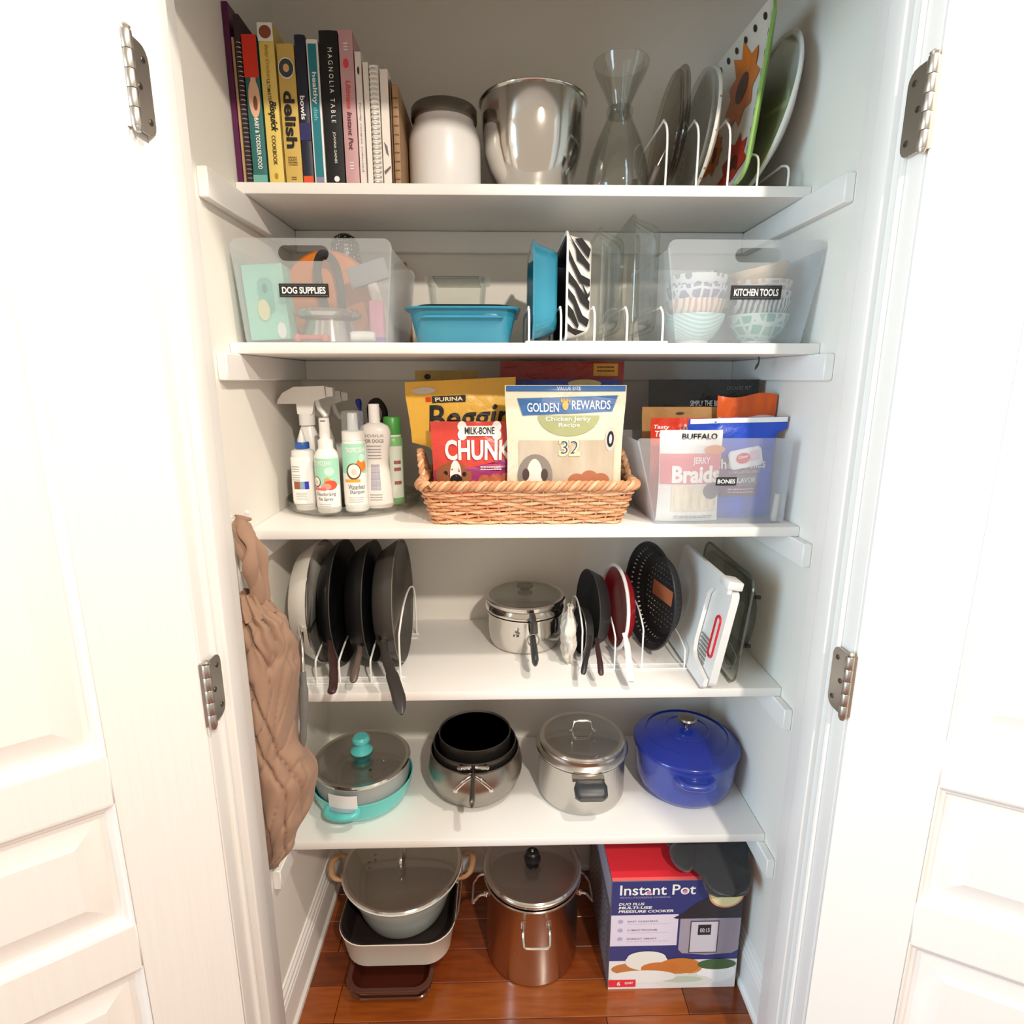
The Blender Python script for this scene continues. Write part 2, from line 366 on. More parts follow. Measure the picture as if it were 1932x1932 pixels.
# doors, swung wide open
def door(n, hinge, d, s, zs):
    """local x along the leaf from the hinge, local -y is the face towards the room seen here"""
    ang = math.atan2(d[1], d[0])
    o = bpy.data.objects.new('door_%d' % n, None); col.objects.link(o); struct(o)
    o.location = (hinge[0], hinge[1], 0)
    X = Vector((d[0], d[1], 0)).normalized(); N = Vector((d[1], -d[0], 0)).normalized()
    if N.y > 0: N = -N
    Y = -N
    if X.cross(Y).z < 0: flip = -1
    else: flip = 1
    o.matrix_world = Matrix(((X.x, Y.x, 0, hinge[0]), (X.y, Y.y, 0, hinge[1]), (0, 0, 1, 0), (0, 0, 0, 1)))
    W, T = .474, .035; st = .128; z0, z1 = .012, 2.035
    ps = [(.15, .558), (.636, .846), (.922, 1.93)]
    def bx(nm, *a): MB().rbox(*a, .0015, 1).build(nm, DOORP, o)
    bx('hinge_stile', .002, st, 0, T, z0, z1); bx('lock_stile', W-st*.85, W, 0, T, z0, z1)
    zz = [z0]+[q for p in ps for q in p]+[z1]
    for k in range(0, len(zz), 2): bx('rail', st, W-st*.85, 0, T, zz[k], zz[k+1])
    for a, b in ps:
        cx = (st+W-st*.85)/2; hx = (W-st*.85-st)/2; cz = (a+b)/2; hz = (b-a)/2; ls = []
        for ins, dp in ((0, 0), (.003, .001), (.007, .006), (.012, .0075), (.015, .0115), (.022, .0125), (.026, .012), (.052, .0045), (.054, .004)):
            ls.append([(cx+i*(hx-ins), dp, cz+j*(hz-ins)) for i, j in ((-1, -1), (1, -1), (1, 1), (-1, 1))])
        m = MB(); m.loops(ls, cap0=False); m.loops([ls[0], [(x, T*.7, z) for x, y, z in ls[0]]], cap0=False)
        m.build('panel', DOORP, o, smooth=12)
    # hinges: two leaves, five knuckles and screws
    for zc in zs:
        hg = MB()
        k = 5; H = .102
        for i in range(k):
            hg.lathe([(.0002, 0), (.0058, 0), (.0062, .0006), (.0062, H/k-.0012), (.0058, H/k-.0006), (.0002, H/k-.0006)], 16, (-.006, -.004, zc-H/2+i*H/k))
        hg.lathe([(.0002, 0), (.0045, 0), (.0058, .003), (.003, .006), (.0002, .0065)], 14, (-.006, -.004, zc+H/2))
        hg.lathe([(.0002, -.006), (.0035, -.005), (.0055, -.001), (.0055, 0), (.0002, 0)], 14, (-.006, -.004, zc-H/2))
        hb = hg.build('hinge', NICKEL, o)
        # leaf on the door edge
        MB().box(-.006, .004, -.002, .006, zc-H/2, zc+H/2).build('door_leaf', NICKEL, hb)
        # leaf on the jamb, in the jamb's plane (world): direction from hinge into the opening depth (+y world)
        e = Vector((0, 1, 0)); lx = Vector((e.dot(X), e.dot(Y), 0)); nx = Vector((s, 0, 0)); ln = Vector((nx.dot(X), nx.dot(Y), 0))
        b0 = Vector((-.003, -.002, 0)) + ln*.001
        out = []
        wl = .044; r = .016; hh = .051
        pts = [(0, -hh), (wl-r, -hh)]+[(wl-r+r*math.sin(a), -hh+r-r*math.cos(a)) for a in [PI/8*q for q in range(1, 5)]]
        pts += [(wl-r+r*math.cos(a), hh-r+r*math.sin(a)) for a in [PI/8*q for q in range(0, 5)]]+[(0, hh)]
        m = MB(); n_ = len(pts)
        vs = [b0+lx*p+Vector((0, 0, zc+q))+ln*t for t in (0, .0022) for p, q in pts]
        m.add(vs, [tuple(range(n_)), tuple(range(2*n_-1, n_-1, -1))]+[(i, (i+1) % n_, n_+(i+1) % n_, n_+i) for i in range(n_)])
        lf = m.build('jamb_leaf', NICKEL, hb, smooth=30)
        for sx, sz in ((.031, .034), (.018, .0), (.033, -.034)):
            c = b0+lx*sx+Vector((0, 0, zc+sz))+ln*.0024
            q = MB(); ring = [[c+(lx*math.cos(2*PI*t/12)+Vector((0, 0, 1))*math.sin(2*PI*t/12))*rr+ln*d_ for t in range(12)] for rr, d_ in ((.0042, 0), (.0036, .0009), (.0006, .0003))]
            q.loops(ring).build('screw', M('dark_nickel', '#6d675f', .4, 1), lf)
    return o
door(1, (JL+.001, YF-.002), (-.836, -.549), 1, (1.783, .974))
door(2, (JR-.001, YF-.004), (.89, -.456), -1, (1.766, .977))
# baseboards inside the closet
def bboard(nm, x, s):
    poly_ = [(0, 0), (.019, 0), (.019, .012), (.013, .020), (.013, .092), (.011, .096), (.011, .103), (.008, .107), (.008, .116), (.004, .122), (.004, .128), (0, .130)]
    m = MB(); n = len(poly_)
    y0, y1 = YJ, YB
    m.add([(x+s*p, y0, z) for p, z in poly_]+[(x+s*p, y1, z) for p, z in poly_], [tuple(range(n)), tuple(range(2*n-1, n-1, -1))]+[(i, (i+1) % n, n+(i+1) % n, n+i) for i in range(n)])
    struct(m.build(nm, PAINT, smooth=20))
bboard('baseboard_left', -XW, 1); bboard('baseboard_right', XW, -1)
m = MB().rbox(-XW+.013, XW-.013, YB-.013, YB, 0, .105, .002).rbox(-XW+.01, XW-.01, YB-.008, YB, .105, .13, .002).rbox(-XW+.019, XW-.019, YB-.019, YB, 0, .014, .003)
struct(m.build('baseboard_back', PAINT))
# shelves on cleats
what = ['top white shelf board under the cookbooks and mixing bowl', 'white shelf board under the dog supplies and kitchen tools bins',
        'white shelf board under the wicker basket of treat bags', 'white shelf board under the upright frying pans and small saucepan',
        'lowest white shelf board under the blue lidded pot']
k = 4
for i in range(5):
    z = SZ[i]
    tag(MB().rbox(-XW+.0005, XW-.0005, SF[i], YB-.0005, z-ST, z, .0025, 2).build('shelf', PAINT), what[i], 'shelf', 'closet shelves')
    t = struct(MB().rbox(-XW, -XW+.0175, -.056, YB, z-ST-.047, z-ST-.0003, .002, 1).build('trim_%d' % k, PAINT)); k += 1
    t = struct(MB().rbox(XW-.0175, XW, -.052, YB, z-ST-.047, z-ST-.0003, .002, 1).build('trim_%d' % k, PAINT)); k += 1
    t = struct(MB().rbox(-XW+.0175, XW-.0175, YB-.0175, YB, z-ST-.047, z-ST-.0003, .002, 1).build('trim_%d' % k, PAINT)); k += 1
# ================================================================== top shelf: cookbooks
S1, S2, S3, S4, S5 = SZ
YS = SF[0]+.012
def book(label, u0, u1, vt, colr, depth=.2, kind='hard', rough=.45, y=YS, pages='#e8e0d0', name='cookbook', cat='book'):
    x0 = max(AX(u0, y, 336), -XW+.001); x1 = AX(u1, y, 336); zt = A((u0+u1)/2, vt, y).z; h = zt-S1; wd = x1-x0-.0012
    o = thing(name, label, cat, ((x0+x1)/2, y, S1), group='books standing on the top shelf')
    m = M('cover_'+colr.strip('#')+kind, colr, rough); t = .0022 if kind == 'hard' else .0007
    b = MB()
    if kind == 'hard':
        b.rbox(-wd/2, -wd/2+t, .002, depth, 0, h, .0006, 1); b.rbox(wd/2-t, wd/2, .002, depth, 0, h, .0006, 1)
        ls = []
        for k in range(7):
            a = -1+2*k/6; ls.append((a*wd/2, -.0015*(1-a*a)))
        pl = ls+[(wd/2, .004), (-wd/2, .004)]
        b.prismz(pl, 0, h)
    else:
        b.rbox(-wd/2, wd/2, 0, .0012, 0, h, .0004, 1); b.box(-wd/2, -wd/2+t, .001, depth, 0, h); b.box(wd/2-t, wd/2, .001, depth, 0, h)
    b.build('cover', m, o, smooth=30)
    MB().box(-wd/2+t, wd/2-t, .004, depth-.004, .003, h-.003).build('pages', M('paper'+pages.strip('#'), pages, .8, bump=(400, .2, .0005, (8, 1, 1))), o, smooth=0)
    off = .0016 if kind == 'hard' else .0003
    return o, plane((0, -off, 0), (wd/2, 0, 0), (0, 0, h), (0, -1, 0))
o, f = book('tall plum purple binder against the side wall', 441, 459, 2, '#5a1147', .24, 'soft', .35, name='binder', cat='binder')
o, f = book('kraft tan folder beside the purple binder', 459.5, 465, 70, '#b79a72', .22, 'soft', .7, name='folder', cat='folder')
o, f = book('thin dark wire-bound notebook between tan folder and red book', 465.5, 477, 26, '#3b2630', .2, 'soft', .6, name='notebook', cat='notebook')
for z in [i*.0075+.008 for i in range(30)]:
    MB().tube([(.002+.0045*math.cos(a), -.002+.0045*math.sin(a), z) for a in [2*PI*k/10 for k in range(10)]], .0008, 5, True).build('wire_ring', NICKEL, o)
o, f = book('cookbook with red top and teal lower spine', 478.5, 506, 66, '#2f6f6c', .2)
patch(o, 'spine_band', M('print_red', '#e0331b', .45), f, -1, 1, .72, 1, 4, 1, .0006)
oval(o, 'spine_picture', M('print_skin', '#e6b798', .5), f, .1, .58, .8, .13, .0007); oval(o, 'spine_picture', M('print_brown', '#7b4a2c', .5), f, .2, .55, .3, .05, .0010)
patch(o, 'spine_picture', M('print_skin', '#e6b798', .5), f, -.2, .5, .60, .72, 2, 2, .0008)
patch(o, 'spine_band', M('print_tealpale', '#6fb3a6', .45), f, -1, 1, 0, .06, 2, 1, .0006)
letter(o, 'BABY & TODDLER FOOD', WINK, f, -.15, .45, .1, .45, .0010, .02, spine=True)
o, f = book('pale yellow cookbook with a muffin picture atop its spine', 508.5, 537, 44, '#e6cc6e', .22)
patch(o, 'spine_band', WINK, f, -1, 1, .89, 1, 4, 1, .0006); oval(o, 'spine_picture', M('print_muffin', '#8f4c33', .6), f, 0, .945, .8, .04, .0009)
letter(o, 'Betty Crocker', M('print_gold', '#b98a17', .5), f, -.35, .3, .66, .87, .001, .01, .3, spine=True)
letter(o, 'ULTIMATE', M('print_olive', '#4d3b1a', .5), f, -.3, .15, .53, .66, .001, .01, spine=True)
letter(o, 'Bisquick', INK, f, -.45, .75, .33, .53, .001, .03, .35, spine=True)
letter(o, 'COOKBOOK', M('print_olive', '#4d3b1a', .5), f, -.25, .3, .12, .31, .001, .02, spine=True)
oval(o, 'spine_mark', M('print_gold', '#b98a17', .5), f, 0, .05, .25, .02)
o, f = book('mustard yellow cookbook with a round dark seal on its spine', 540, 572, 83, '#d3b25c', .21)
oval(o, 'seal', WINK, f, 0, .83, .93, .074, .0006, 30); oval(o, 'seal', M('print_seal', '#39464a', .5), f, 0, .83, .85, .066, .0009, 30)
oval(o, 'seal', M('print_peach', '#e2ac73', .5), f, 0, .83, .36, .029, .0012); letter(o, 'delish', INK, f, -.62, .72, .26, .67, .001, .035, spine=True)
for i, (t_, a, b) in enumerate((('INSANELY', .188, .2), ('EASY', .17, .182), ('DINNERS', .15, .164), ('recipes', .133, .146))): letter(o, t_, M('print_olive', '#4d3b1a', .5), f, -.55, .55, a, b, .001, .02)
lines(o, M('print_olive', '#4d3b1a', .5), f, -.3, .3, (.03, .045), .006, .001)
o, f = book('dark navy cookbook with an orange square at the foot', 573, 593, 66, '#1f2236', .2)
letter(o, 'bowls', WINK, f, -.6, .35, .44, .6, .001, .02, spine=True); patch(o, 'spine_band', M('print_indigo', '#2d2a63', .5), f, -1, 1, .3, .42, 2, 1, .0005)
patch(o, 'spine_mark', M('print_orange', '#e8542b', .5), f, -.95, .95, .005, .055, 2, 1, .0008)
o, f = book('teal cookbook with white-bordered spine', 594, 616, 75, '#f0efea', .2)
patch(o, 'spine_band', M('print_teal', '#1f7d8c', .5), f, -.72, .72, .05, .97, 2, 4, .0006); patch(o, 'spine_band', M('print_lilac', '#8b86a8', .5), f, -.72, .72, .0, .05, 2, 1, .0006)
letter(o, 'healthy', WINK, f, -.5, .5, .56, .78, .001, .02, spine=True); letter(o, 'dish', M('print_sky', '#7cc2cf', .5), f, -.35, .35, .45, .54, .001, .02, spine=True)
o, f = book('thick black cookbook with white spaced lettering', 617.5, 652, 58, '#0b0a0c', .2, rough=.6)
letter(o, 'M A G N O L I A   T A B L E', WINK, f, -.1, .38, .41, .89, .001, .0, spine=True); letter(o, 'JOANNA GAINES', WINK, f, -.1, .25, .14, .35, .001, .0, spine=True)
oval(o, 'spine_mark', WINK, f, .1, .035, .3, .02)
o, f = book('dusty pink cookbook with red and brown lettering', 653, 679, 57, '#c99da2', .2, rough=.5)
letter(o, 'Ultimate', M('print_coral', '#d8434c', .5), f, -.3, .4, .5, .68, .001, .02, .2, spine=True); letter(o, 'Instant Pot', M('print_plum', '#5f2733', .5), f, -.3, .4, .23, .48, .001, .02, .2, spine=True)
lines(o, WINK, f, -.3, .3, (.87, .89, .91, .1, .12, .14), .008, .001); oval(o, 'spine_mark', M('print_coral', '#d8434c', .5), f, -.1, .79, .4, .03)
o, f = book('tall thin white paperback leaning by the pink cookbook', 680, 692.5, 97, '#e9dfdb', .19, 'soft')
letter(o, 'Family recipes collected', M('print_mauve', '#7d5560', .5), f, -.3, .3, .1, .62, .001, .0, spine=True); oval(o, 'spine_mark', INK, f, 0, .86, .3, .03)
o, f = book('plain thin white paperback beside the wire-bound one', 694, 705, 117, '#efe9e3', .19, 'soft')
o, f = book('white wire-bound recipe notebook with thick white coil', 706, 723, 122, '#e9e4dc', .18, 'soft', name='notebook', cat='notebook')
hz = A(712, 122, YS).z-S1
for i in range(24):
    z = .006+i*(hz-.012)/23
    MB().tube([(.0065*math.cos(a), -.004+.0055*math.sin(a), z) for a in [2*PI*k/10 for k in range(10)]], .0017, 6, True).build('coil_ring', WHITE, o)
o, f = book('white marbled paperback with grey marks on spine', 724, 740, 130, '#eee6de', .18, 'soft')
poly(o, 'spine_picture', M('print_grey', '#6d6468', .6), f, [(-.6, .38), (.2, .34), (.5, .25), (-.1, .28)], .0008); poly(o, 'spine_picture', M('print_grey', '#6d6468', .6), f, [(-.8, .12), (.9, .17), (.9, .15), (-.6, .09)], .0008)
o, f = book('thin dark brown book beside the white jar', 741, 745, 150, '#6d5136', .17, 'soft')
o, f = book('brown wood-look book next to the white jar', 745.5, 758, 160, '#a17f5d', .18, rough=.6)
lines(o, M('print_bark', '#6b4f36', .7), f, -.8, .8, [.05+.09*i for i in range(10)], .012, .0008)
# ------------------------------------------------------------------ white jar, mixing bowl, carafe
c = A(840, 300, .205); R = .071
o = thing('storage_jar', 'white ceramic storage jar with grey metal lid', 'jar', (c.x, .205, S1))
hb = A(830, 205, .205-R).z-S1
MB().lathe([(.0002, 0), (R-.012, 0), (R-.004, .003), (R, .012), (R, hb-.034), (R-.003, hb-.02), (R-.009, hb-.008), (R-.012, hb-.002), (R-.012, hb+.004), (.0002, hb+.004)], 56).build('body', M('glazed_white', '#e9e7e6', .3), o)
lr = R-.006
MB().lathe([(.0002, hb+.002), (lr-.002, hb+.002), (lr, hb+.003), (lr, hb+.022), (lr-.003, hb+.026), (lr-.012, hb+.027), (lr-.014, hb+.0245), (.0002, hb+.0245)], 56).build('lid', M('pewter_lid', '#8d877e', .3, 1), o)
R = .1065; c = A(1005, 300, .218)
o = thing('mixing_bowl', 'deep polished steel mixing bowl of a stand mixer', 'bowl', (c.x, .218, S1))
hb = A(1005, 146, .218-R).z-S1
pr = [(.0002, 0), (.060, 0), (.064, .002), (.064, .010), (.072, .022), (.088, .052), (.098, .085), (.1025, .12), (R-.0025, hb-.004), (R, hb-.003), (R+.0005, hb), (R-.003, hb+.001), (R-.005, hb-.003), (.0995, .12), (.095, .085), (.085, .052), (.068, .022), (.05, .012), (.0002, .012)]
MB().lathe(pr, 64).build('body', CHROME, o)
MB().tube([((R)*math.cos(2*PI*k/64), R*math.sin(2*PI*k/64), hb-.001) for k in range(64)], .0022, 8, True).build('rim', CHROME, o)
c = A(1166, 300, .21); R = .066
o = thing('glass_carafe', 'clear glass hourglass coffee carafe beside the steel bowl', 'carafe', (c.x, .21, S1))
ht = A(1166, 98, .21-.04).z-S1
outer = [(.0002, 0), (.052, 0), (.060, .003), (.066, .014), (.066, .03), (.058, .075), (.044, .115), (.028, .148), (.0205, .165), (.022, .178), (.034, .205), (.05, .235), (.055, ht)]
inner = [(r-.0025, z+(.003 if i < 2 else 0)) for i, (r, z) in enumerate(outer)][1:][::-1]
MB().lathe(outer+[(.0525, ht)]+inner[1:]+[(.0002, .003)], 56).build('body', CLEAR, o)
MB().lathe([(.0232, .158), (.0255, .160), (.0265, .166), (.0255, .172), (.0232, .174)], 40).build('collar', CLEAR, o)
sp = smoothpath([(0, -.024, .152), (0, -.036, .18), (0, -.055, .215)], 6)
MB().tube([(0, -.0205, .15), (0, -.034, .198), (0, -.052, .235)], [.004, .006, .009], 10).build('pour_channel', CLEAR, o)
# ------------------------------------------------------------------ wire racks
def rack(label, x0, xs, y0, y1, z, heights, r=.0021, label_parts=None, slope=.03):
    o = thing('wire_rack', label, 'rack', (x0, 0, z), group='white wire dish racks')
    zz = r+.0005
    L = max(xs)+.01; l0 = min(xs)-.006
    for yy in (y0, y1):
        MB().tube([(l0, yy, zz), (L, yy, zz)], r, 8).build('base_rail', WIREW, o)
    for yy in (y0+.022, y1-.02):
        MB().tube([(l0, yy, zz), (L, yy, zz)], r, 8).build('base_rail', WIREW, o)
    for x, h in zip(xs, heights):
        p = smoothpath([(x, y0, zz), (x, y0+.002, h*.72), (x, y0+slope, h*.98), (x, y0+slope+.02, h), (x, y1-slope-.02, h), (x, y1-slope, h*.98), (x, y1-.002, h*.72), (x, y1, zz)], 5)
        MB().tube(p, r, 8).build('divider', WIREW, o)
    return o
y0 = .112
xs = [AX(u, y0, 345) for u in (1255, 1313, 1372, 1428, 1486)]
ht = A(1257, 222, y0+.02).z-S1
rack('white wire rack holding upright plates on the top shelf', xs[0], [x-xs[0] for x in xs], y0, y0+.235, S1, [ht, ht, ht, .07, .05])
# ------------------------------------------------------------------ upright plates in the top rack
def disc_thing(name, label, cat, mat, x, y, z, R, prof, tilt, yaw=0, group=None, part='dish'):
    """round dish standing on edge; z is its lowest point; its face looks towards -x, leaning right by tilt"""
    Z = Vector((-math.cos(tilt)*math.cos(yaw), -math.cos(tilt)*math.sin(yaw), math.sin(tilt)))
    cz = z+R*math.cos(tilt); cx = x+R*math.sin(tilt)
    o = thing(name, label, cat, (cx, y, cz), group=group, z=Z, x=(0, -1, 0))
    MB().lathe(prof, 64).build(part, mat, o); return o
def plate_prof(R, h, t=.004, flat=.6):
    k = R*flat
    return [(.0002, 0), (k, 0), (k+.008, .001), (R*.86, h*.62), (R, h), (R+.0005, h+t*.5), (R-.001, h+t), (R*.86-.002, h*.62+t), (k+.004, t+.001), (k-.004, t), (.0002, t)]
disc_thing('plate', 'thin clear glass plate beside the dark trivet', 'plate', GLASS('smoky_glass', '#f8f6f2', '#c4beb4', .03), xs[0]+.025, .230, S1+.0045, .118, plate_prof(.118, .014), .11, 0, 'plates in the top rack')
disc_thing('plate', 'clear glass plate with a thicker rim leaning by the thin one', 'plate', GLASS('smoky_glass2', '#f4f2ee', '#b5b0a7', .04), xs[0]+.037, .230, S1+.0045, .122, plate_prof(.122, .016, .004), .11, 0, 'plates in the top rack')
disc_thing('plate', 'frosted pale glass plate behind the speckled one', 'plate', FROST('frosted_plate', '#cfcabf', .28), xs[1]+.027, .238, S1+.0045, .122, plate_prof(.122, .016, .004), .11, 0, 'plates in the top rack')
o = disc_thing('plate', 'cream speckled stoneware plate', 'plate', PATTERN('speckled_cream', 'cell', '#8a8274', '#dcd6c8', 70, .16, .45), xs[1]+.038, .230, S1+.0045, .121, plate_prof(.121, .016, .006), .11, 0, 'plates in the top rack')
# dark trivet slab leaning at the first divider
p = A(1243, 330, .16)
o = thing('trivet', 'small dark brown wooden trivet leaning left of the plates', 'trivet', (xs[0]-.030, .128, S1), rot=(0, .35, 0))
MB().rbox(-.006, .006, -.018, .018, .002, .042, .003).build('block', M('dark_walnut', '#4b4038', .5, vary=('#2f2823', 20, (1, 6, 1))), o); MB().tube([(0, -.012, .040), (.002, -.014, .06), (.004, -.008, .074), (.003, .0, .06), (.002, .002, .040)], .0012, 6).build('wire_loop', NICKEL, o)
# square flower platter: face to the left, lime green outside
def platter():
    t = .11; yaw = .045; R = .150
    x = xs[2]+.0385; Z = Vector((-math.cos(t)*math.cos(yaw), -math.cos(t)*math.sin(yaw), math.sin(t)))
    o = thing('square_platter', 'square platter painted with orange and red flowers, lime green outside', 'platter', (x+R*math.sin(t), .224, S1+.0045+R*math.cos(t)), z=Z, x=(0, -1, 0))
    h = .026; k = .104
    MB().rrect([(k-.006, k-.006, .02, 0), (k, k, .024, .002), (R-.006, R-.006, .03, h*.8), (R, R, .03, h), (R, R, .03, h+.004), (R-.002, R-.002, .03, h+.005)], 6, True, False).build('outside', M('lime_glaze', '#8ab45f', .3, coat=.3), o, smooth=30)
    inn = [(R-.002, R-.002, .03, h+.005), (R-.006, R-.006, .03, h+.004), (k+.002, k+.002, .024, .010), (k-.008, k-.008, .02, .007)]
    MB().rrect(inn, 6, False, True).build('painted_face', M('platter_white', '#e4dfd3', .28, coat=.3), o, smooth=30)
    # local: x = towards the camera (-y), y = Z x X ; find which is up
    X = Vector((0, -1, 0)); X = (X-Z*X.dot(Z)).normalized(); Yv = Z.cross(X); up = 1 if Yv.z > 0 else -1
    def wall(a, b, d=0):    # a along x (-1 far .. 1 near), b up (-1..1); follows rim slope
        m_ = max(abs(a), abs(b)); r = m_*R; zz = .007 if r < k else .010+(h+.004-.010)*min(1, (r-k-.002)/(R-.008-k))
        return Vector((a*R, up*b*R, zz+d+.001))
    OR = M('print_flower_orange', '#d9771f', .35); RD = M('print_flower_red', '#b3331f', .35); BR = M('print_flower_brown', '#5a2a18', .4); BK = M('print_dot_black', '#1d1a1a', .4)
    def flower(a, b, s, c1):
        pts = []
        for i in range(18):
            rr = s*(1 if i % 2 == 0 else .72); pts.append((a+rr*math.cos(2*PI*i/18), b+rr*math.sin(2*PI*i/18)))
        mb = MB(); n = 18; vs = [wall(a, b, .0006)]+[wall(a+(p[0]-a)*.5, b+(p[1]-b)*.5, .0006) for p in pts]+[wall(*p, .0006) for p in pts]
        fs = [(0, 1+i, 1+(i+1) % n) for i in range(n)]+[(1+i, 1+n+i, 1+n+(i+1) % n, 1+(i+1) % n) for i in range(n)]
        mb.add(vs, fs).build('painted_flower', c1, o, smooth=0, fix=False)
        oval(o, 'flower_centre', BR, wall, a, b, s*.36, s*.36, .0012)
    flower(.05, .40, .50, OR); flower(.2, -.62, .42, RD); flower(-.62, -.2, .3, OR)
    for i in range(9):
        oval(o, 'painted_dot', BK, wall, .88, -.85+.21*i, .035, .042, .0008, 14)
        if i < 6: oval(o, 'painted_dot', BK, wall, -.6+.26*i, .88, .042, .035, .0008, 14)
    return o
platter()
# big oval plate, white rim, olive inside with dark brush marks
def bigplate():
    t = .205; yaw = .02; R = .150
    x = xs[3]+.0385; Z = Vector((-math.cos(t)*math.cos(yaw), -math.cos(t)*math.sin(yaw), math.sin(t)))
    o = thing('serving_plate', 'large round white-rimmed plate with olive face and black marks, leaning at the wall', 'plate', (x+R*math.sin(t), .225, S1+.0045+R*math.cos(t)), z=Z, x=(0, -1, 0))
    MB().lathe([(.0002, 0), (.08, 0), (.09, .002), (R-.008, .024), (R, .03), (R+.0006, .033), (R-.003, .035), (R-.010, .033)], 64).build('plate_body', M('platter_white2', '#eceae6', .25, coat=.3), o)
    MB().lathe([(R-.010, .033), (R-.016, .028), (.092, .009), (.085, .006), (.0002, .006)], 64).build('painted_face', M('olive_glaze', '#a7a67a', .35, vary=('#c6c29a', 12)), o)
    X = Vector((0, -1, 0)); X = (X-Z*X.dot(Z)).normalized(); up = 1 if Z.cross(X).z > 0 else -1
    def face(a, b, d=0):
        r = math.hypot(a, b)*R; zz = .0065 if r < .087 else .0065+(r-.087)*(.0215/(R-.016-.087))
        return Vector((a*R, up*b*R, zz+d+.0008))
    BK = M('print_slate', '#2c2f33', .4)
    oval(o, 'painted_mark', BK, face, .64, -.12, .15, .34, .0008, 22); oval(o, 'painted_mark', M('print_slate_grey', '#555a5e', .4), face, .66, -.12, .09, .25, .0014, 22)
    for a, b in ((.55, .62), (.42, .7), (.62, .52), (.3, .74), (.2, .76), (.68, .42)): oval(o, 'painted_mark', BK, face, a, b, .10, .08, .0009, 14)
    oval(o, 'painted_mark', M('print_moss', '#6b6636', .4), face, .5, .36, .05, .09, .0008, 14)
bigplate()
# ================================================================== second shelf
BINM = FROST('bin_plastic', '#e4e9ec', .26)
def make_bin(label, u, z, y0, depth, hole, word, tagc, tag_w, tag_h, corner=.014, drop=0., mat=BINM):
    xl, xr, xlb, xrb, h = u; cx = (xlb+xrb)/2
    o = thing('storage_bin', label, 'bin', (cx, y0, z), group='translucent storage bins')
    t = .0018; a, b, c, d = xlb-cx, xrb-cx, xl-cx, xr-cx
    lean = .012    # the walls spread towards the rim
    # front wall, a sloping plate with rounded top corners and slot
    def outl():
        pts = [(a+.004, 0), (b-.004, 0), (b, .006)]
        n = 5
        for k in range(n+1):
            q = PI/2*k/n; pts.append((d-corner+corner*math.cos(q), h-corner+corner*math.sin(q)))
        for k in range(n+1):
            q = PI/2+PI/2*k/n; pts.append((c+corner+corner*math.cos(q), h-corner+corner*math.sin(q)))
        pts.append((a, .006)); return pts
    holes = []
    if hole:
        hx, hz, hw, hh = hole; r = hh/2; hp = []
        for k in range(9): q = -PI/2+PI*k/8; hp.append((hx-cx+hw/2-r+r*math.cos(q), hz+r*math.sin(q)))
        for k in range(9): q = PI/2+PI*k/8; hp.append((hx-cx-hw/2+r+r*math.cos(q), hz+r*math.sin(q)))
        holes = [hp]
    def shear(mb, y_at):   # lean the plate outwards with height
        for v in mb.v: v.y += -lean*(v.z/h)+y_at
        return mb
    shear(MB().holed(outl(), holes, 0, t), lean).build('front_wall', mat, o, smooth=30)
    MB_ = MB().holed(outl(), [], -t, 0)
    for v in MB_.v: v.y = depth+lean*(v.z/h)+v.y-lean
    MB_.build('back_wall', mat, o, smooth=30)
    for s_, lo, hi in (('l', a, c), ('r', b, d)):
        sg = -1 if s_ == 'l' else 1; hs = h-corner-drop
        lo += -sg*.0004; hi += -sg*.0004
        xx = lambda z_: lo+(hi-lo)*z_/h
        vs = []
        for off in (0, -sg*t):
            vs += [(lo+off, lean+t, 0), (lo+off, depth-lean-t, 0), (xx(hs)+off, depth+lean*hs/h-lean-t, hs), (xx(hs)+off, lean-lean*hs/h+t, hs)]
        MB().add(vs, [(0, 1, 2, 3), (7, 6, 5, 4), (0, 4, 5, 1), (1, 5, 6, 2), (2, 6, 7, 3), (3, 7, 4, 0)]).build('side_wall', mat, o, smooth=0)
    MB().box(a+.004, b-.004, lean+.002, depth-lean-.002, 0, t).build('bottom', mat, o, smooth=0)
    # black name tag with chalk-white letters
    tx, tz = tagc; N = Vector((0, -h, -lean)).normalized(); V = Vector((0, -lean, h)).normalized()
    base = Vector((tx-cx, lean-lean*tz/h, tz))-Vector((0, .0008, 0))
    f = plane(base, (tag_w/2, 0, 0), V*tag_h/2, (0, -1, 0))
    tg = MB().prism([(-tag_w/2, -tag_h/2), (tag_w/2, -tag_h/2), (tag_w/2, tag_h/2), (-tag_w/2, tag_h/2)], -.0008, 0)
    for v in tg.v: z_ = v.z; v.x += tx-cx; v.z += tz; v.y += lean-lean*v.z/h-.0006
    tgo = tg.build('name_tag', M('chalkboard', '#1b1b1d', .55), o, smooth=0, label='black name tag with white lettering')
    for q in (-.9, .9): patch(tgo, 'tag_line', M('print_tagline', '#8c8c8c', .6), f, -.96, .96, q*.85-.015, q*.85+.015, 1, 1, .0012)
    letter(tgo, word, WINK, f, -.88, .88, -.52, .52, .0014, .03)
    return o
yb = .012
b1 = (A(431, 448, yb).x, A(738, 452, yb).x, A(459, 640, yb).x, A(729, 643, yb).x, A(580, 449, yb).z-S2)
g = A(573, 478, yb+.004); tg = A(574, 548, yb+.006)
make_bin('translucent bin tagged dog supplies holding a mint box', b1, S2, yb, .30, (g.x, g.z-S2, .089, .026), 'DOG SUPPLIES', (tg.x, tg.z-S2), .088, .0225)
zi = S2+.0022
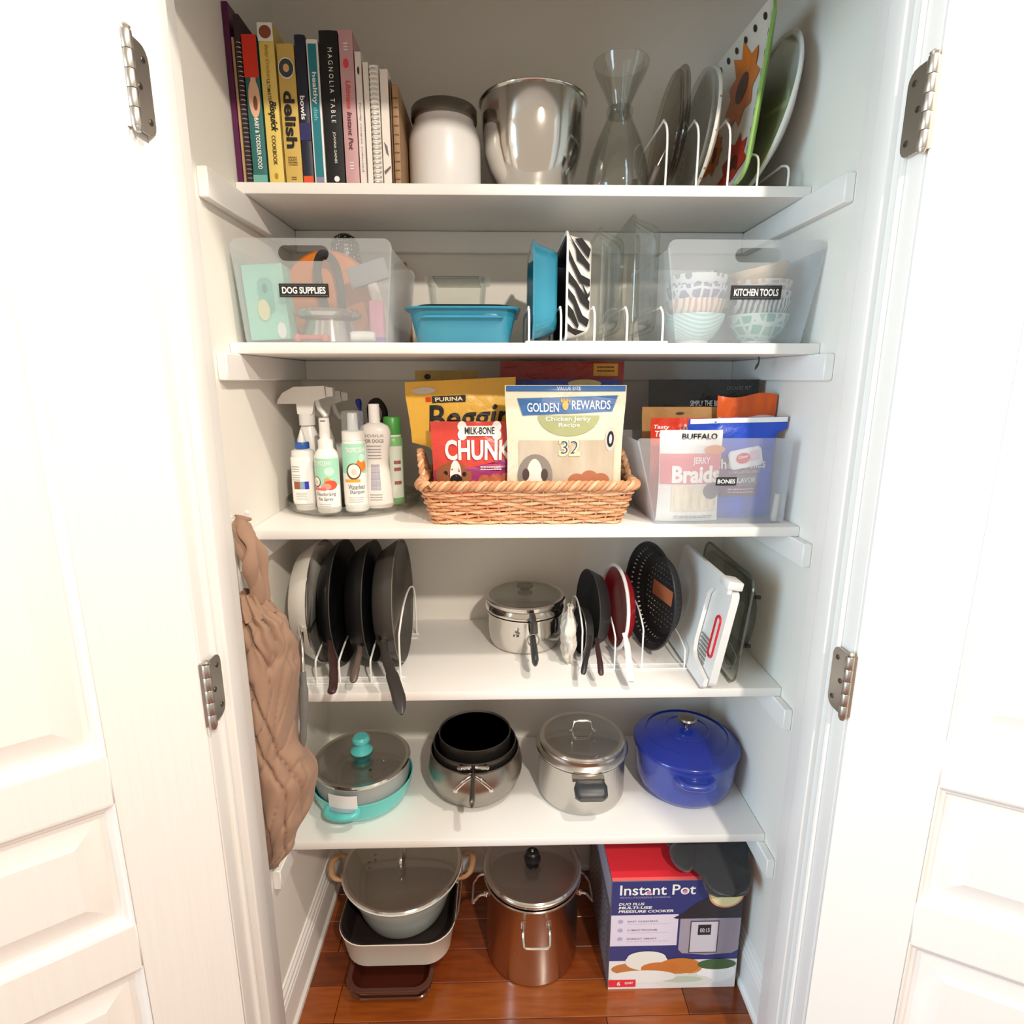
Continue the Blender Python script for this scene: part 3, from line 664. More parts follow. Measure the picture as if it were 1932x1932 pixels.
# contents
p = A(495, 640, .035)
o = thing('product_box', 'mint green product box inside the dog supplies bin', 'box', (p.x+.016, .036, zi+.0042), rot=(0, -.055, .05))
bw_, bh_ = .072, .132
MB().rbox(-bw_/2, bw_/2, 0, .05, 0, bh_, .001, 1).build('carton', M('mint_card', '#9fdccb', .5), o)
f = plane((0, 0, 0), (bw_/2, 0, 0), (0, 0, bh_), (0, -1, 0))
MB().rrect([(.013, .032, .012, -.0006), (.013, .032, .012, 0)], 5).build('picture', M('print_jade', '#74bfb0', .5), o)
pm = o.children[-1]; pm.rotation_euler = (PI/2, 0, 0); pm.location = (.002, -.0012, bh_*.58)
oval(o, 'picture_detail', M('print_sand', '#e4dcae', .5), f, -.12, .40, .3, .14, .003); oval(o, 'picture_detail', M('print_deepteal', '#3a8f8a', .5), f, .05, .68, .12, .06, .003); oval(o, 'sticker', WINK, f, .62, .12, .22, .11, .0012)
o = thing('frisbee', 'orange flying disc standing in the dog supplies bin', 'frisbee', (-.412, .206, zi+.0978), rot=(PI/2, 0, 0)); o.scale = (1.124,)*3
MB().lathe([(.0002, .004), (.07, .003), (.082, 0), (.087, -.008), (.085, -.016), (.082, -.015), (.083, -.008), (.079, -.002), (.07, 0), (.0002, .001)], 48).build('disc', M('orange_rubber', '#e07a1c', .45), o)
p = A(612, 500, .18)
o = thing('dog_leash', 'black webbing leash coiled in the dog supplies bin', 'leash', (p.x, .180, zi)); o.scale = (1, 1, 1.22)
MB().tube(smoothpath([(-.03, 0, .012), (.02, .005, .012), (.03, .006, .07), (.022, .003, .13), (.0, -.01, .146), (-.014, -.004, .12), (-.004, .004, .06), (.004, .004, .014)], 8), .008, 8, flat=.35).build('strap', M('black_webbing', '#26262a', .7, bump=(500, .3, .001)), o)
p = A(612, 580, .08)
o = thing('dog_bowl', 'polished steel dog bowl inside the dog supplies bin', 'bowl', (p.x, .112, zi), rot=(0, 0, 0))
MB().lathe([(.0002, .002), (.045, .002), (.052, 0), (.056, .003), (.045, .05), (.053, .056), (.055, .053), (.06, .05), (.064, .057), (.056, .064), (.048, .06), (.034, .02), (.0002, .016)], 44).build('bowl_body', CHROME, o)
p = A(565, 610, .06)
o = thing('dog_toy', 'coral rubber dog toy lying in the dog supplies bin', 'toy', (p.x+.028, .0400, zi+.0078), rz=.02); o.scale = (.7,)*3
m = MB().tube([(-.035, 0, 0), (-.028, 0, .001), (.028, 0, .001), (.035, 0, 0)], [.008, .0075, .0075, .008], 10)
for sx in (-1, 1):
    for sy in (-1, 1): m.lathe([(.0002, -.011), (.008, -.008), (.011, 0), (.008, .008), (.0002, .011)], 12, (sx*.036, sy*.008, 0))
m.build('bone', M('coral_rubber', '#d8756a', .5), o)
p = A(682, 632, .03)
o = tag(MB(Matrix.Translation((p.x, .04, zi+.010)) @ Matrix.Rotation(.15, 4, 'Z')).tube(smoothpath([(-.022, 0, 0), (0, .003, .001), (.022, 0, 0)], 4), [.008, .0096, .0098, .0098, .0098, .0098, .0098, .0096, .008], 12).build('chew_roll', M('soap_white', '#f0ece6', .6)), 'small white roll on the floor of the dog supplies bin', 'roll')
p = A(712, 625, .06)
o = thing('treat_tube', 'pink and purple tube in the corner of the dog supplies bin', 'tube', (p.x-.004, .085, zi), rot=(0, 0, 0))
MB().rrect([(.014, .010, .006, 0), (.014, .010, .006, .03), (.014, .003, .002, .075), (.014, .001, .0006, .08)], 4).build('tube_body', M('pink_tube', '#d88aa6', .4), o); MB().rrect([(.0142, .0102, .006, .001), (.0142, .0102, .006, .012)], 4).build('tube_cap', M('violet_cap', '#7d5bb0', .4), o)
p = A(690, 570, .16)
o = thing('brush', 'grey slicker brush with pale handle in dog supplies bin', 'brush', (-.290, .155, zi+.063), rot=(0, -.3, 0))
MB().rrect([(.012, .008, .007, -.06), (.014, .010, .009, 0), (.011, .008, .007, .06)], 4).build('handle', M('pale_handle', '#d9cfc6', .5), o); MB().rbox(-.04, .04, -.012, .004, .06, .1, .003).build('pad', M('grey_pad', '#8d8f95', .6), o)
p = A(650, 441, .262)
hc = thing('spotted_cap', 'black cap with white dots poking above the dog supplies bin', 'bandana', (p.x, .261, zi)); hc.scale = (.88, .88, (p.z-zi)/.197)
MB().lathe([(.0002, .197), (.012, .196), (.026, .19), (.034, .178), (.037, .15), (.036, 0), (.0002, 0)], 32).build('cloth', PATTERN('polka', 'cell', '#f1efe9', '#141316', 150, .22), hc)
p = A(752, 510, .30)
o = thing('scoop_handle', 'mustard plastic scoop standing behind the dog supplies bin', 'scoop', (p.x, .335, S2)); o.scale = (1, 1, 1.3)
MB().prism([(-.020, 0), (.022, 0), (.017, .115), (.013, .15), (-.014, .15), (-.018, .10)], -.01, .01).build('blade', M('mustard_plastic', '#a8690f', .4), o, smooth=0)
# ------------------------------------------------------------------ baking dishes
def dish_part(mb, lx, ly, h, flare, t, r, lip=.006, tz=0):
    mb.rrect([(lx-flare-.006, ly-flare-.006, r*.7, tz), (lx-flare, ly-flare, r, tz+.005), (lx-.002, ly-.002, r+flare*.5, tz+h-.005), (lx+lip-.001, ly+lip-.001, r+flare*.6, tz+h-.004), (lx+lip, ly+lip, r+flare*.6, tz+h-.0015), (lx+lip-.001, ly+lip-.001, r+flare*.6, tz+h),
              (lx-t, ly-t, r+flare*.4, tz+h-.001), (lx-flare-t, ly-flare-t, r*.9, tz+t+.006), (lx-flare-t-.006, ly-flare-t-.006, r*.7, tz+t)], 6)
    return mb
BLUE = M('blue_stoneware', '#3f9cb8', .22, vary=('#2a809d', 5, (1, 1, 1), .3), coat=.4)
xl, xr = A(757, 585, .035).x, A(984, 585, .035).x; hz = A(870, 577, .035).z-S2
o = thing('baking_dish', 'blue stoneware baking dish lying flat with a black rim', 'baking dish', ((xl+xr)/2, .16, S2))
dish_part(MB(), (xr-xl)/2-.006, .12, hz, .016, .006, .03).build('dish', BLUE, o)
f = plane((0, -.1235, 0), ((xr-xl)/2, 0, 0), (0, .004*0-.012, hz), (0, -1, 0))
MB().prism([(-.078, hz*.70), (.078, hz*.70), (.066, hz*.76), (-.066, hz*.76)], -.123, -.112).build('grip', BLUE, o)
o2 = thing('roasting_pan', 'shallow black pan nested inside the blue baking dish', 'pan', ((xl+xr)/2+.002, .16, S2+.017))
dish_part(MB(), (xr-xl)/2-.0215, .0975, hz-.011, .012, .003, .03, .003).build('pan_body', NONSTK, o2)
p = A(851, 560, .16); wl = (A(914, 530, .14).x-A(790, 530, .14).x)/2
o = thing('loaf_dish', 'small clear glass loaf dish standing in the black pan', 'loaf dish', (p.x+.014, .16, S2+.0205)); hg = A(851, 527, .14).z-S2-.0205
dish_part(MB(), wl-.006, .055, hg, .010, .0035, .012, .006).build('dish', CLEAR, o)
MB().rrect([(.045, .062, .004, hg-.004), (.045, .062, .004, hg-.0005)], 4).build('lug', GLASS('lug_glass', '#eef1ee', '#b5bab4'), o)
# ------------------------------------------------------------------ upright dishes in the second rack
yr = .022
ux = [A(u, 645, yr).x for u in (998, 1058, 1121, 1182, 1249)]
rack('white wire rack holding upright baking dishes on the second shelf', ux[0], [x-ux[0] for x in ux], yr, yr+.25, S2, [.066]*5, slope=.02)
def upright(name, label, mat, u0, u1, vt, ly, flare, r, lean=0., y=None, t=.005, lip=.004, lipt=None):
    """dish standing on its long edge; rim plane faces left (u0), bottom faces right (u1)"""
    y = y if y is not None else yr+.006
    x0 = A(u0, 640, y).x; x1 = A(u1, 640, y).x; H = A((u0*.6+u1*.4), vt, y).z-S2-.005
    o = thing(name, label, 'baking dish', (x1-.001, y+ly+lip, S2+.0048+H/2), z=(-1, 0, lean), x=(0, 0, 1))
    dish_part(MB(), H/2-lip, ly, x1-x0-.004, flare, t, r, lip).build('dish', mat, o); return o, x1-x0-.004, H
upright('baking_dish', 'blue stoneware baking dish standing on edge in the rack', BLUE, 1002, 1053, 442, .12, .013, .03)
o, dp, H = upright('baking_dish', 'zebra striped dish with black inside, standing in the rack', M('zebra_white', '#efedea', .3), 1063, 1116, 430, .125, .012, .012, y=yr+.012, t=.004)
xin = MB(); L = .1255; hx = H/2-.004
xin.rrect([(hx-.004, L-.004, .014, dp+.0006), (hx-.0075, L-.0075, .012, dp-.002), (hx-.012-.006, L-.012-.006, .008, .008)], 4, False, True).build('inside', M('dish_black', '#26272b', .3), o, smooth=30)
# stripes on the end wall: local x is up, local z runs from bottom (0) to rim (dp)
def endf(a, b, d=0):   # a 0 rim .. 1 bottom, b 0 low .. 1 high
    z = dp*(1-a)*.93+.002; yy = L-.012+.012*(z/dp)+.0015
    hh = (hx-.012+.012*(z/dp)); return Vector(((b*2-1)*hh*.98, -yy-d, z)) if ENDSGN < 0 else Vector(((b*2-1)*hh*.98, yy+d, z))
Zv = Vector((-1, 0, 0)); Xv = Vector((0, 0, 1)); ENDSGN = 1 if Zv.cross(Xv).y < 0 else -1
for pts in ([(.05, .99), (.5, .86), (.95, .74), (.95, .66), (.7, .72), (.42, .76), (.35, .86)], [(.3, .96), (.9, .80), (.98, .9), (.6, .99)],
            [(.0, .88), (.3, .74), (.6, .62), (.98, .58), (.98, .5), (.55, .54), (.2, .7), (.0, .8)],
            [(.0, .66), (.4, .55), (.98, .34), (.98, .24), (.6, .34), (.35, .48), (.0, .56)], [(.6, .56), (.9, .42), (.98, .46), (.98, .4), (.85, .36)],
            [(.0, .50), (.35, .40), (.7, .2), (.98, .14), (.9, .06), (.55, .14), (.3, .32), (.0, .42)], [(.0, .34), (.3, .26), (.55, .1), (.5, .06), (.2, .18), (.0, .24)],
            [(.0, .16), (.3, .08), (.8, .02), (.4, 0), (.0, .08)]):
    poly(o, 'zebra_stripe', M('zebra_black', '#1d1c1e', .3), endf, pts, .0008)
G1 = GLASS('bakeware_glass', '#fdfefd', '#eaeeea', .04)
upright('baking_dish', 'clear glass baking dish next to the zebra dish', G1, 1127, 1177, 420, .115, .014, .022, t=.0055, y=yr+.01)
upright('baking_dish', 'taller clear glass baking dish beside the kitchen tools bin', G1, 1188, 1243, 394, .15, .014, .026, t=.006, y=yr+.004)
# ------------------------------------------------------------------ kitchen tools bin with bowls
b2 = (A(1262, 452, yb).x, .5365, A(1278, 645, yb).x, .512, A(1400, 452, yb).z-S2)
g = A(1430, 482, yb+.004); tg = A(1426, 552, yb+.006)
make_bin('translucent bin tagged kitchen tools holding patterned bowls', b2, S2, yb, .30, (g.x, g.z-S2, .084, .024), 'KITCHEN TOOLS', (tg.x, tg.z-S2), .093, .024)
def bowl(label, x, y, z, R, h, mat, tilt=None, foot=True):
    o = thing('patterned_bowl', label, 'bowl', (x, y, z), rot=tilt or (0, 0, 0), group='small bowls stacked in the kitchen tools bin')
    MB().lathe([(.0002, 0), (R*.45, 0), (R*.47, .001), (R*.46, .006), (R*.62, .012), (R*.82, h*.5), (R*.95, h*.8), (R, h-.001), (R-.0008, h), (R-.003, h-.001), (R*.9, h*.78), (R*.76, h*.48), (R*.5, .013), (.0002, .011)], 44).build('bowl_body', mat, o)
    if foot: MB().lathe([(R*.44, -.0001), (R*.475, -.0001), (R*.475, .006), (R*.46, .0065)], 32).build('foot_ring', M('bowl_foot', '#efe9e0', .35), o)
    return o
xL = .331; xR = .456; R = .057
z = zi
for lb, mt, st in (('pale aqua bowl with white spirals at the bottom of its stack', PATTERN('bowl_spiral', 'rings', '#a9d6d2', '#eaf4f1', 42, .62), .026),
                   ('cream bowl with coral zigzags above the aqua spiral bowl', PATTERN('bowl_zig', 'wave', '#efe6d2', '#e08e7f', 30, .62), .024),
                   ('dusty purple scalloped bowl above the coral zigzag bowl', PATTERN('bowl_scallop', 'edge', '#f0edf0', '#8a86a8', 55, .12), .019),
                   ('grey and white spotted bowl on top of the purple scalloped bowl', PATTERN('bowl_greyring', 'cell', '#8d8f95', '#f2f1ee', 60, .4), 0)):
    bowl(lb, xL, .092, z, R, .055, mt); z += st+.0005
z = zi
for lb, mt, st in (('sage green lattice bowl at the bottom of its stack', PATTERN('bowl_lattice', 'edge', '#e8f1e8', '#78b79b', 48, .11), .026),
                   ('black and white striped bowl above the green lattice bowl', PATTERN('bowl_bw', 'wave', '#f0eeea', '#2b2a2c', 38, .55), .014),
                   ('black spotted white bowl above the striped bowl', PATTERN('bowl_spots', 'cell', '#2f2e30', '#efede8', 62, .32), .019),
                   ('peach honeycomb bowl under the plain tipped bowl', PATTERN('bowl_honey', 'edge', '#f2ebe2', '#e3b48d', 58, .12), 0)):
    bowl(lb, xR, .092, z, R, .055, mt); z += st+.0005
bowl('plain peach bowl tipped on the honeycomb bowl', xR+.002, .093, z+.033, .055, .05, M('bowl_peach', '#eccaa6', .35), (.06, -.22, 0))
p = A(1388, 600, .17)
o = thing('utensil_crock', 'navy enamel cup standing between the bowl stacks', 'cup', (.415, .188, zi), rz=PI)
MB().lathe([(.0002, 0), (.03, 0), (.034, .004), (.036, .075), (.034, .076), (.032, .006), (.0002, .005)], 32).build('cup_body', M('navy_enamel', '#3d4660', .35), o); MB().tube(smoothpath([(.035, 0, .06), (.055, 0, .055), (.055, 0, .025), (.034, 0, .018)], 6), .003, 8).build('handle', M('navy_enamel', '#3d4660', .35), o)
o = thing('storage_box', 'jade green lidded box lying under the green bowl stack side', 'box', (.484, .225, zi), rz=0)
MB().rbox(-.02, .02, -.065, .06, 0, .02, .003).build('box_body', M('jade_plastic', '#3f9d88', .4), o); MB().rbox(-.0215, .0215, -.0665, .0615, .02, .028, .003).build('box_lid', M('jade_plastic2', '#56b39c', .4), o)
o = thing('whisk', 'grey wire whisk standing behind the bowls in the kitchen tools bin', 'whisk', (.398, .262, zi+.090), z=(.38, .03, .92), x=(1, 0, 0))
for k in range(5):
    a = PI*k/5; MB().tube(smoothpath([(0, 0, -.02), (.022*math.cos(a), .022*math.sin(a), .03), (.017*math.cos(a), .017*math.sin(a), .065), (0, 0, .085), (-.017*math.cos(a), -.017*math.sin(a), .065), (-.022*math.cos(a), -.022*math.sin(a), .03), (0, 0, -.02)], 6), .0012, 6).build('wire', NICKEL, o)
MB().tube([(0, 0, -.09), (0, 0, -.05), (0, 0, -.015)], [.006, .008, .005], 10).build('handle', M('grey_handle', '#8f8d88', .4), o)
# ================================================================== third shelf: turntable with bottles
tc_ = G(640, 940, S3); TR = .149; TY = .077+TR
TXc = A(643, 950, TY).x; TXc = max(TXc, -XW+TR+.004)
o = thing('turntable', 'clear round plastic turntable under the pet grooming bottles', 'turntable', (TXc, TY, S3))
CP = GLASS('clear_plastic', '#fafaf8', '#e6e6e0', .05)
MB().lathe([(.0002, 0), (.06, 0), (.062, .006), (.0002, .006)], 40).build('base', CP, o)
MB().lathe([(.0002, .0065), (TR-.003, .0065), (TR, .009), (TR, .026), (TR-.002, .0265), (TR-.003, .025), (TR-.004, .0095), (.0002, .0095)], 72).build('tray', CP, o)
ZT = S3+.0097
def at(u, v, y): return A(u, v, y)
def spot(u, y, v=950): return A(u, v, y).x
WPL = M('white_bottle', '#f3f1ee', .3, coat=.15)
GRAD = M('label_mint', '#a9e0c6', .45)
def lathe_th(name, label, cat, prof, mat, x, y, z, n=40, sy=1, rz=0, part='body', group=None):
    o = thing(name, label, cat, (x, y, z), rz=rz, group=group); MB().lathe(prof, n, sy=sy).build(part, mat, o); return o
def hgt(v, y, u=640): return A(u, v, y).z-ZT
# big trigger sprayer
def sprayer(label, u, y, vtop, R, mats, rz=0., sc_=1.):
    x = spot(u, y, 850); H = hgt(vtop, y, u)
    o = thing('spray_bottle', label, 'spray bottle', (x, y, ZT), rz=rz, group='bottles on the clear turntable')
    hn = H-.085*sc_
    MB().lathe([(.0002, 0), (R-.004, 0), (R, .005), (R*1.02, hn*.35), (R*.96, hn*.55), (R*.72, hn*.82), (R*.45, hn*.97), (R*.38, hn), (.0002, hn)], 36, sy=.72).build('bottle', mats[0], o)
    MB().lathe([(.0002, hn), (R*.5, hn), (R*.5, hn+.024*sc_), (R*.42, hn+.026*sc_), (.0002, hn+.026*sc_)], 28).build('collar', mats[1], o)
    h0 = hn+.024*sc_; s = sc_
    body = [(-.058*s, h0+.022*s), (-.056*s, h0+.03*s), (-.045*s, h0+.045*s), (-.02*s, h0+.058*s), (.045*s, h0+.060*s), (.047*s, h0+.035*s), (.022*s, h0+.028*s), (.016*s, h0), (-.016*s, h0), (-.017*s, h0+.022*s)]
    MB().prism(body, -.013*s, .013*s).build('spray_head', mats[1], o, smooth=25)
    MB().tube(smoothpath([(.024*s, 0, h0+.034*s), (.030*s, 0, h0+.012*s), (.044*s, 0, h0-.008*s)], 5), [.007*s]*6+[.006*s]*4+[.003*s], 8, flat=1.3).build('trigger', mats[1], o)
    MB().prism([(.047*s, h0+.036*s), (.062*s, h0+.038*s), (.062*s, h0+.056*s), (.047*s, h0+.058*s)], -.009*s, .009*s).build('nozzle', mats[1], o, smooth=0)
    return o, cylfn(lambda z_: R*1.012, hn, k=.72)
sprayer('tall white trigger spray bottle at the rear of the turntable', 584, .203, 727, .034, (WPL, WPL))
sprayer('white trigger sprayer with beige bottle behind the tall white one', 616, .280, 737, .028, (M('greyish_bottle', '#c9c2b6', .4), WPL), 0, .95)
# squat bottle with blue cap and pointed tip
x = -.472
o = thing('squeeze_bottle', 'white squeeze bottle with blue cap and pointed tip', 'bottle', (x+.002, .144, ZT), group='bottles on the clear turntable')
H = hgt(850, .142, 553); R = .0275
MB().lathe([(.0002, 0), (R-.006, 0), (R-.004, .01), (R, .02), (R, H*.45), (R-.003, H*.9), (R-.004, H), (.011, H+.006), (.0002, H+.006)], 36, sy=.75).build('body', WPL, o)
MB().lathe([(.0002, H+.004), (.014, H+.004), (.0145, H+.006), (.0145, H+.016), (.0135, H+.018), (.0002, H+.018)], 28).build('cap_ring', M('blue_cap', '#2e63b4', .35), o)
MB().lathe([(.0002, H+.018), (.009, H+.018), (.006, H+.03), (.0025, H+.043), (.0002, H+.044)], 20).build('tip', WPL, o)
f = cylfn(R+.0004, H, k=.75)
patch(o, 'label_panel', M('label_white', '#f7f5f2', .5), f, -.9, .75, .12, .9, 10, 6, .0008)
lines(o, M('print_faint', '#8f8a88', .6), f, -.75, -.1, (.74, .70, .66, .6, .56, .52), .012, .0013); lines(o, M('print_faint2', '#b5b0ad', .6), f, -.5, .3, (.3, .27, .24, .2), .01, .0013)
patch(o, 'label_picture', M('print_fur', '#9b5a35', .6), f, -.65, -.15, .37, .5, 4, 2, .0013); patch(o, 'label_picture', M('print_steelblue', '#8ba3bd', .6), f, -.15, .2, .37, .5, 3, 2, .0013); patch(o, 'label_picture', M('print_royal', '#2b35b8', .6), f, .2, .5, .37, .5, 3, 2, .0013)
# mint labelled sprayer in front
def coconut(o, f, uc, vc, s, sv):
    oval(o, 'label_picture', M('print_coconut_shell', '#6e4a2c', .6), f, uc, vc, s, sv, .0012, 20); oval(o, 'label_picture', M('print_coconut', '#f6f2ea', .6), f, uc+.03, vc+.006, s*.8, sv*.82, .0016, 20); oval(o, 'label_picture', M('print_coconut_in', '#dccfbe', .6), f, uc+.05, vc-.004, s*.35, sv*.4, .002, 16)
x = spot(617, .092, 975)
o = thing('spray_bottle', 'slim white mist bottle with mint label and strawberry picture', 'spray bottle', (x, .118, ZT), group='bottles on the clear turntable')
yq = .118; H = hgt(848, yq-.023, 612); R = .0245; Ht = hgt(789, yq-.01, 606)
MB().lathe([(.0002, 0), (R-.003, 0), (R, .004), (R, H-.016), (R-.003, H-.007), (R-.009, H), (.0155, H+.002), (.0002, H+.002)], 40).build('body', WPL, o)
MB().lathe([(.0002, H+.001), (.0155, H+.001), (.0155, H+.017), (.012, H+.019), (.011, H+.021), (.0105, Ht-.001), (.0095, Ht), (.0002, Ht)], 28).build('mist_cap', WPL, o)
patch(o, 'cap_slot', M('print_slot', '#5b5654', .6), cylfn(.0102, 1), -.5, .5, Ht-.007, Ht-.0045, 4, 1, .0004)
f = cylfn(R+.0003, H)
patch(o, 'label_panel', GRAD, f, -1.3, 1.3, .44, .86, 14, 4, .0006); patch(o, 'label_panel', M('label_white', '#f7f5f2', .5), f, -1.3, 1.3, .1, .44, 14, 4, .0006)
letter(o, 'TROPICLEAN', WINK, f, -1.0, .55, .755, .825, .0012, .02); oval(o, 'label_picture', M('label_mintpale', '#c8efdd', .5), f, .4, .66, .4, .07, .0011, 20)
coconut(o, f, -.75, .5, .42, .085); oval(o, 'label_picture', M('print_strawberry', '#e8553d', .55), f, .45, .45, .55, .075, .0014, 18); oval(o, 'label_picture', M('print_strawberry2', '#f39a86', .55), f, .1, .43, .4, .05, .0018, 18); oval(o, 'label_picture', M('print_gold2', '#d0a95c', .55), f, .2, .52, .25, .05, .0012, 14)
patch(o, 'label_band', M('print_rose', '#ec6a76', .5), f, -1.1, .1, .372, .41, 8, 1, .002)
letter(o, 'Deodorizing', INK, f, -.8, .85, .27, .34, .0012, .0, .15); letter(o, 'Pet Spray', INK, f, -.65, .6, .195, .26, .0012, .0, .15); lines(o, M('print_faint', '#8f8a88', .6), f, -.6, .4, (.15, .12), .006, .0012)
# foam pump bottle with clear cap
x = spot(669, .1, 970)
o = thing('pump_bottle', 'foam pump bottle with clear cap and coconut label', 'bottle', (x, .128, ZT), group='bottles on the clear turntable')
yq = .128; H = hgt(832, yq-.024, 662); R = .0245; Ht = hgt(776, yq-.02, 660)
MB().lathe([(.0002, 0), (R-.003, 0), (R, .003), (R, H-.006), (R-.002, H), (.0002, H)], 40).build('body', M('milky_bottle', '#eceeec', .3), o)
MB().lathe([(.0002, H), (R-.001, H), (R-.001, H+.018), (R-.004, H+.02), (.0002, H+.02)], 36).build('collar', WPL, o)
MB().lathe([(.0002, H+.02), (.011, H+.02), (.010, Ht-.006), (.0085, Ht-.004), (.0002, Ht-.004)], 24).build('pump_head', M('pump_white', '#e9eaea', .4), o)
MB().lathe([(R-.002, H+.018), (R-.002, Ht-.004), (R-.005, Ht), (.0002, Ht), (.0002, Ht-.0015), (R-.006, Ht-.0015), (R-.0035, Ht-.004), (R-.0035, H+.018)], 36).build('clear_cap', FROST('cap_clear', '#dfe3e4', .12, .15), o)
f = cylfn(R+.0003, H)
patch(o, 'label_panel', GRAD, f, -1.3, 1.3, .55, .96, 14, 4, .0006); patch(o, 'label_panel', M('label_white', '#f7f5f2', .5), f, -1.3, 1.3, .1, .55, 14, 4, .0006)
letter(o, 'TROPICLEAN', WINK, f, -.5, 1.2, .84, .91, .0012, .02); oval(o, 'label_picture', M('label_mintpale', '#c8efdd', .5), f, .85, .76, .3, .06, .0011, 18)
oval(o, 'label_picture', M('print_papaya', '#e8842f', .55), f, .75, .66, .45, .09, .0011, 18); coconut(o, f, .1, .58, .6, .115)
patch(o, 'label_band', M('print_amber', '#f0a93a', .5), f, -.7, .6, .43, .47, 8, 1, .0012)
letter(o, 'Waterless', INK, f, -.4, .95, .33, .40, .0012, 0, .15); letter(o, 'Shampoo', INK, f, -.3, .9, .255, .32, .0012, 0, .15); lines(o, M('print_faint', '#8f8a88', .6), f, -.4, .8, (.21, .18, .15), .006, .0012)
# curvy white shampoo bottle
x = spot(716, .15, 960)-.004
o = thing('shampoo_bottle', 'curvy white dog shampoo bottle with purple dotted panel', 'bottle', (x, .164, ZT), group='bottles on the clear turntable')
yq = .164; H = hgt(797, yq, 718); Ht = hgt(762, yq, 716)
rf = [(0, .030), (.03, .0335), (.16, .0325), (.38, .029), (.52, .0262), (.66, .0285), (.8, .0325), (.9, .0335), (.96, .028), (1, .014)]
def rcurve(z_):
    t_ = max(0, min(1, z_/H))
    for (a, ra), (b, rb) in zip(rf, rf[1:]):
        if t_ <= b: k_ = (t_-a)/(b-a); k_ = k_*k_*(3-2*k_); return ra+(rb-ra)*k_
    return rf[-1][1]
MB().lathe([(.0002, 0)]+[(rcurve(H*i/26), H*i/26) for i in range(27)]+[(.0002, H)], 40, sy=.62).build('body', M('pearl_bottle', '#efe9e4', .35), o)
MB().lathe([(.0002, H-.001), (.012, H-.001), (.0115, Ht-.001), (.0105, Ht), (.0002, Ht)], 24).build('cap', WPL, o)
f = cylfn(rcurve, H, k=.62)
letter(o, 'BIOSILK', M('print_faint', '#8f8a88', .6), f, -.75, .7, .84, .87, .0012); letter(o, 'FOR DOGS', M('print_silver', '#77716f', .6), f, -.68, .66, .775, .815, .0012, .01); lines(o, M('print_faint', '#8f8a88', .6), f, -.5, .5, (.73, .69, .66, .62, .585), .01, .0012)
VI = M('print_violet', '#8d86ad', .6)
gp = MB()
for i in range(8):
    for j in range(18):
        a, b = -.32+.085*i, .22+.017*j
        gp.add([f(a, b, .0012), f(a+.055, b, .0012), f(a+.055, b+.011, .0012), f(a, b+.011, .0012)], [(0, 1, 2, 3)])
go = gp.build('dot_panel', VI, o, smooth=0, fix=False); go['kind'] = 'stuff'
lines(o, M('print_faint', '#8f8a88', .6), f, -.4, .4, (.16, .13, .10), .008, .0012)
# green bottle behind
x = spot(750, .2, 940)
o = thing('shampoo_bottle', 'bright green bottle with white ringed cap at the turntable edge', 'bottle', (x-.006, .205, ZT), group='bottles on the clear turntable')
H = hgt(822, .205, 750); Ht = hgt(786, .205, 750); GR = M('green_plastic', '#4fa14b', .35)
MB().lathe([(.0002, 0), (.02, 0), (.022, .004), (.022, H-.012), (.02, H-.003), (.0175, H), (.0002, H)], 36).build('body', M('green_bottle', '#86c27c', .35), o)
MB().lathe([(.0002, H+.003), (.0185, H+.003), (.019, H+.006), (.019, Ht-.003), (.017, Ht), (.0002, Ht)], 32).build('cap', GR, o); MB().lathe([(.0002, H-.001), (.0188, H-.001), (.0188, H+.003), (.0002, H+.003)], 32).build('cap_ring', WPL, o)
f = cylfn(.0223, H); patch(o, 'label_panel', M('label_pale', '#dfe6da', .5), f, -.2, 1.2, .1, .86, 8, 6, .0006); lines(o, M('print_berry', '#a3434a', .6), f, .2, .9, (.6, .5, .3), .05, .0012)
# blue toothbrush, black harness, plum bottle
x = spot(680, .27, 800)
o = thing('pet_toothbrush', 'dark blue pet toothbrush handle behind the white shampoo', 'toothbrush', (x, .272, ZT+.0005)); Ht = hgt(753, .272, 678)
MB().tube(smoothpath([(.006, 0, .002), (.004, 0, Ht*.5), (.002, 0, Ht*.8), (0, 0, Ht*.9), (-.003, 0, Ht)], 5), [.005]*12+[.0045, .0045, .004, .004, .005, .0065, .0075, .0065, .005][:9], 10).build('handle', M('royal_blue', '#2338a8', .35), o)
o = thing('dog_harness', 'brown and black dog harness bundled behind the spray bottles', 'harness', (-.370, .300, ZT))
HB = M('harness_black', '#22191a', .7, bump=(300, .3, .001)); Hh = hgt(756, .312, 650)
MB().tube(smoothpath([(.02, 0, .004), (.018, 0, Hh*.6), (.012, .002, Hh*.92), (.03, .004, Hh), (.046, .004, Hh*.9), (.042, .002, Hh*.78), (.02, 0, Hh*.7)], 6), .007, 8, flat=.4).build('strap', HB, o)
MB().tube(smoothpath([(-.05, -.002, .004), (-.04, 0, Hh*.45), (-.02, .002, Hh*.72), (.0, .002, Hh*.68), (-.01, 0, Hh*.5), (.02, 0, Hh*.3), (.05, -.004, .01)], 6), .010, 8, flat=.4).build('strap', M('harness_brown', '#3f1f1c', .7, bump=(300, .3, .001)), o)
MB().rbox(-.028, .0, -.012, .012, Hh*.5, Hh*.72, .006).build('pad', M('harness_brown', '#3f1f1c', .7), o)
x = spot(690, .235, 900)
lathe_th('shampoo_bottle', 'plum purple bottle hidden behind the foam pump', 'bottle', [(.0002, 0), (.019, 0), (.021, .004), (.021, .12), (.016, .128), (.009, .135), (.009, .15), (.0002, .15)], M('plum_plastic', '#4a3a5c', .35), x-.003, .243, ZT, group='bottles on the clear turntable')
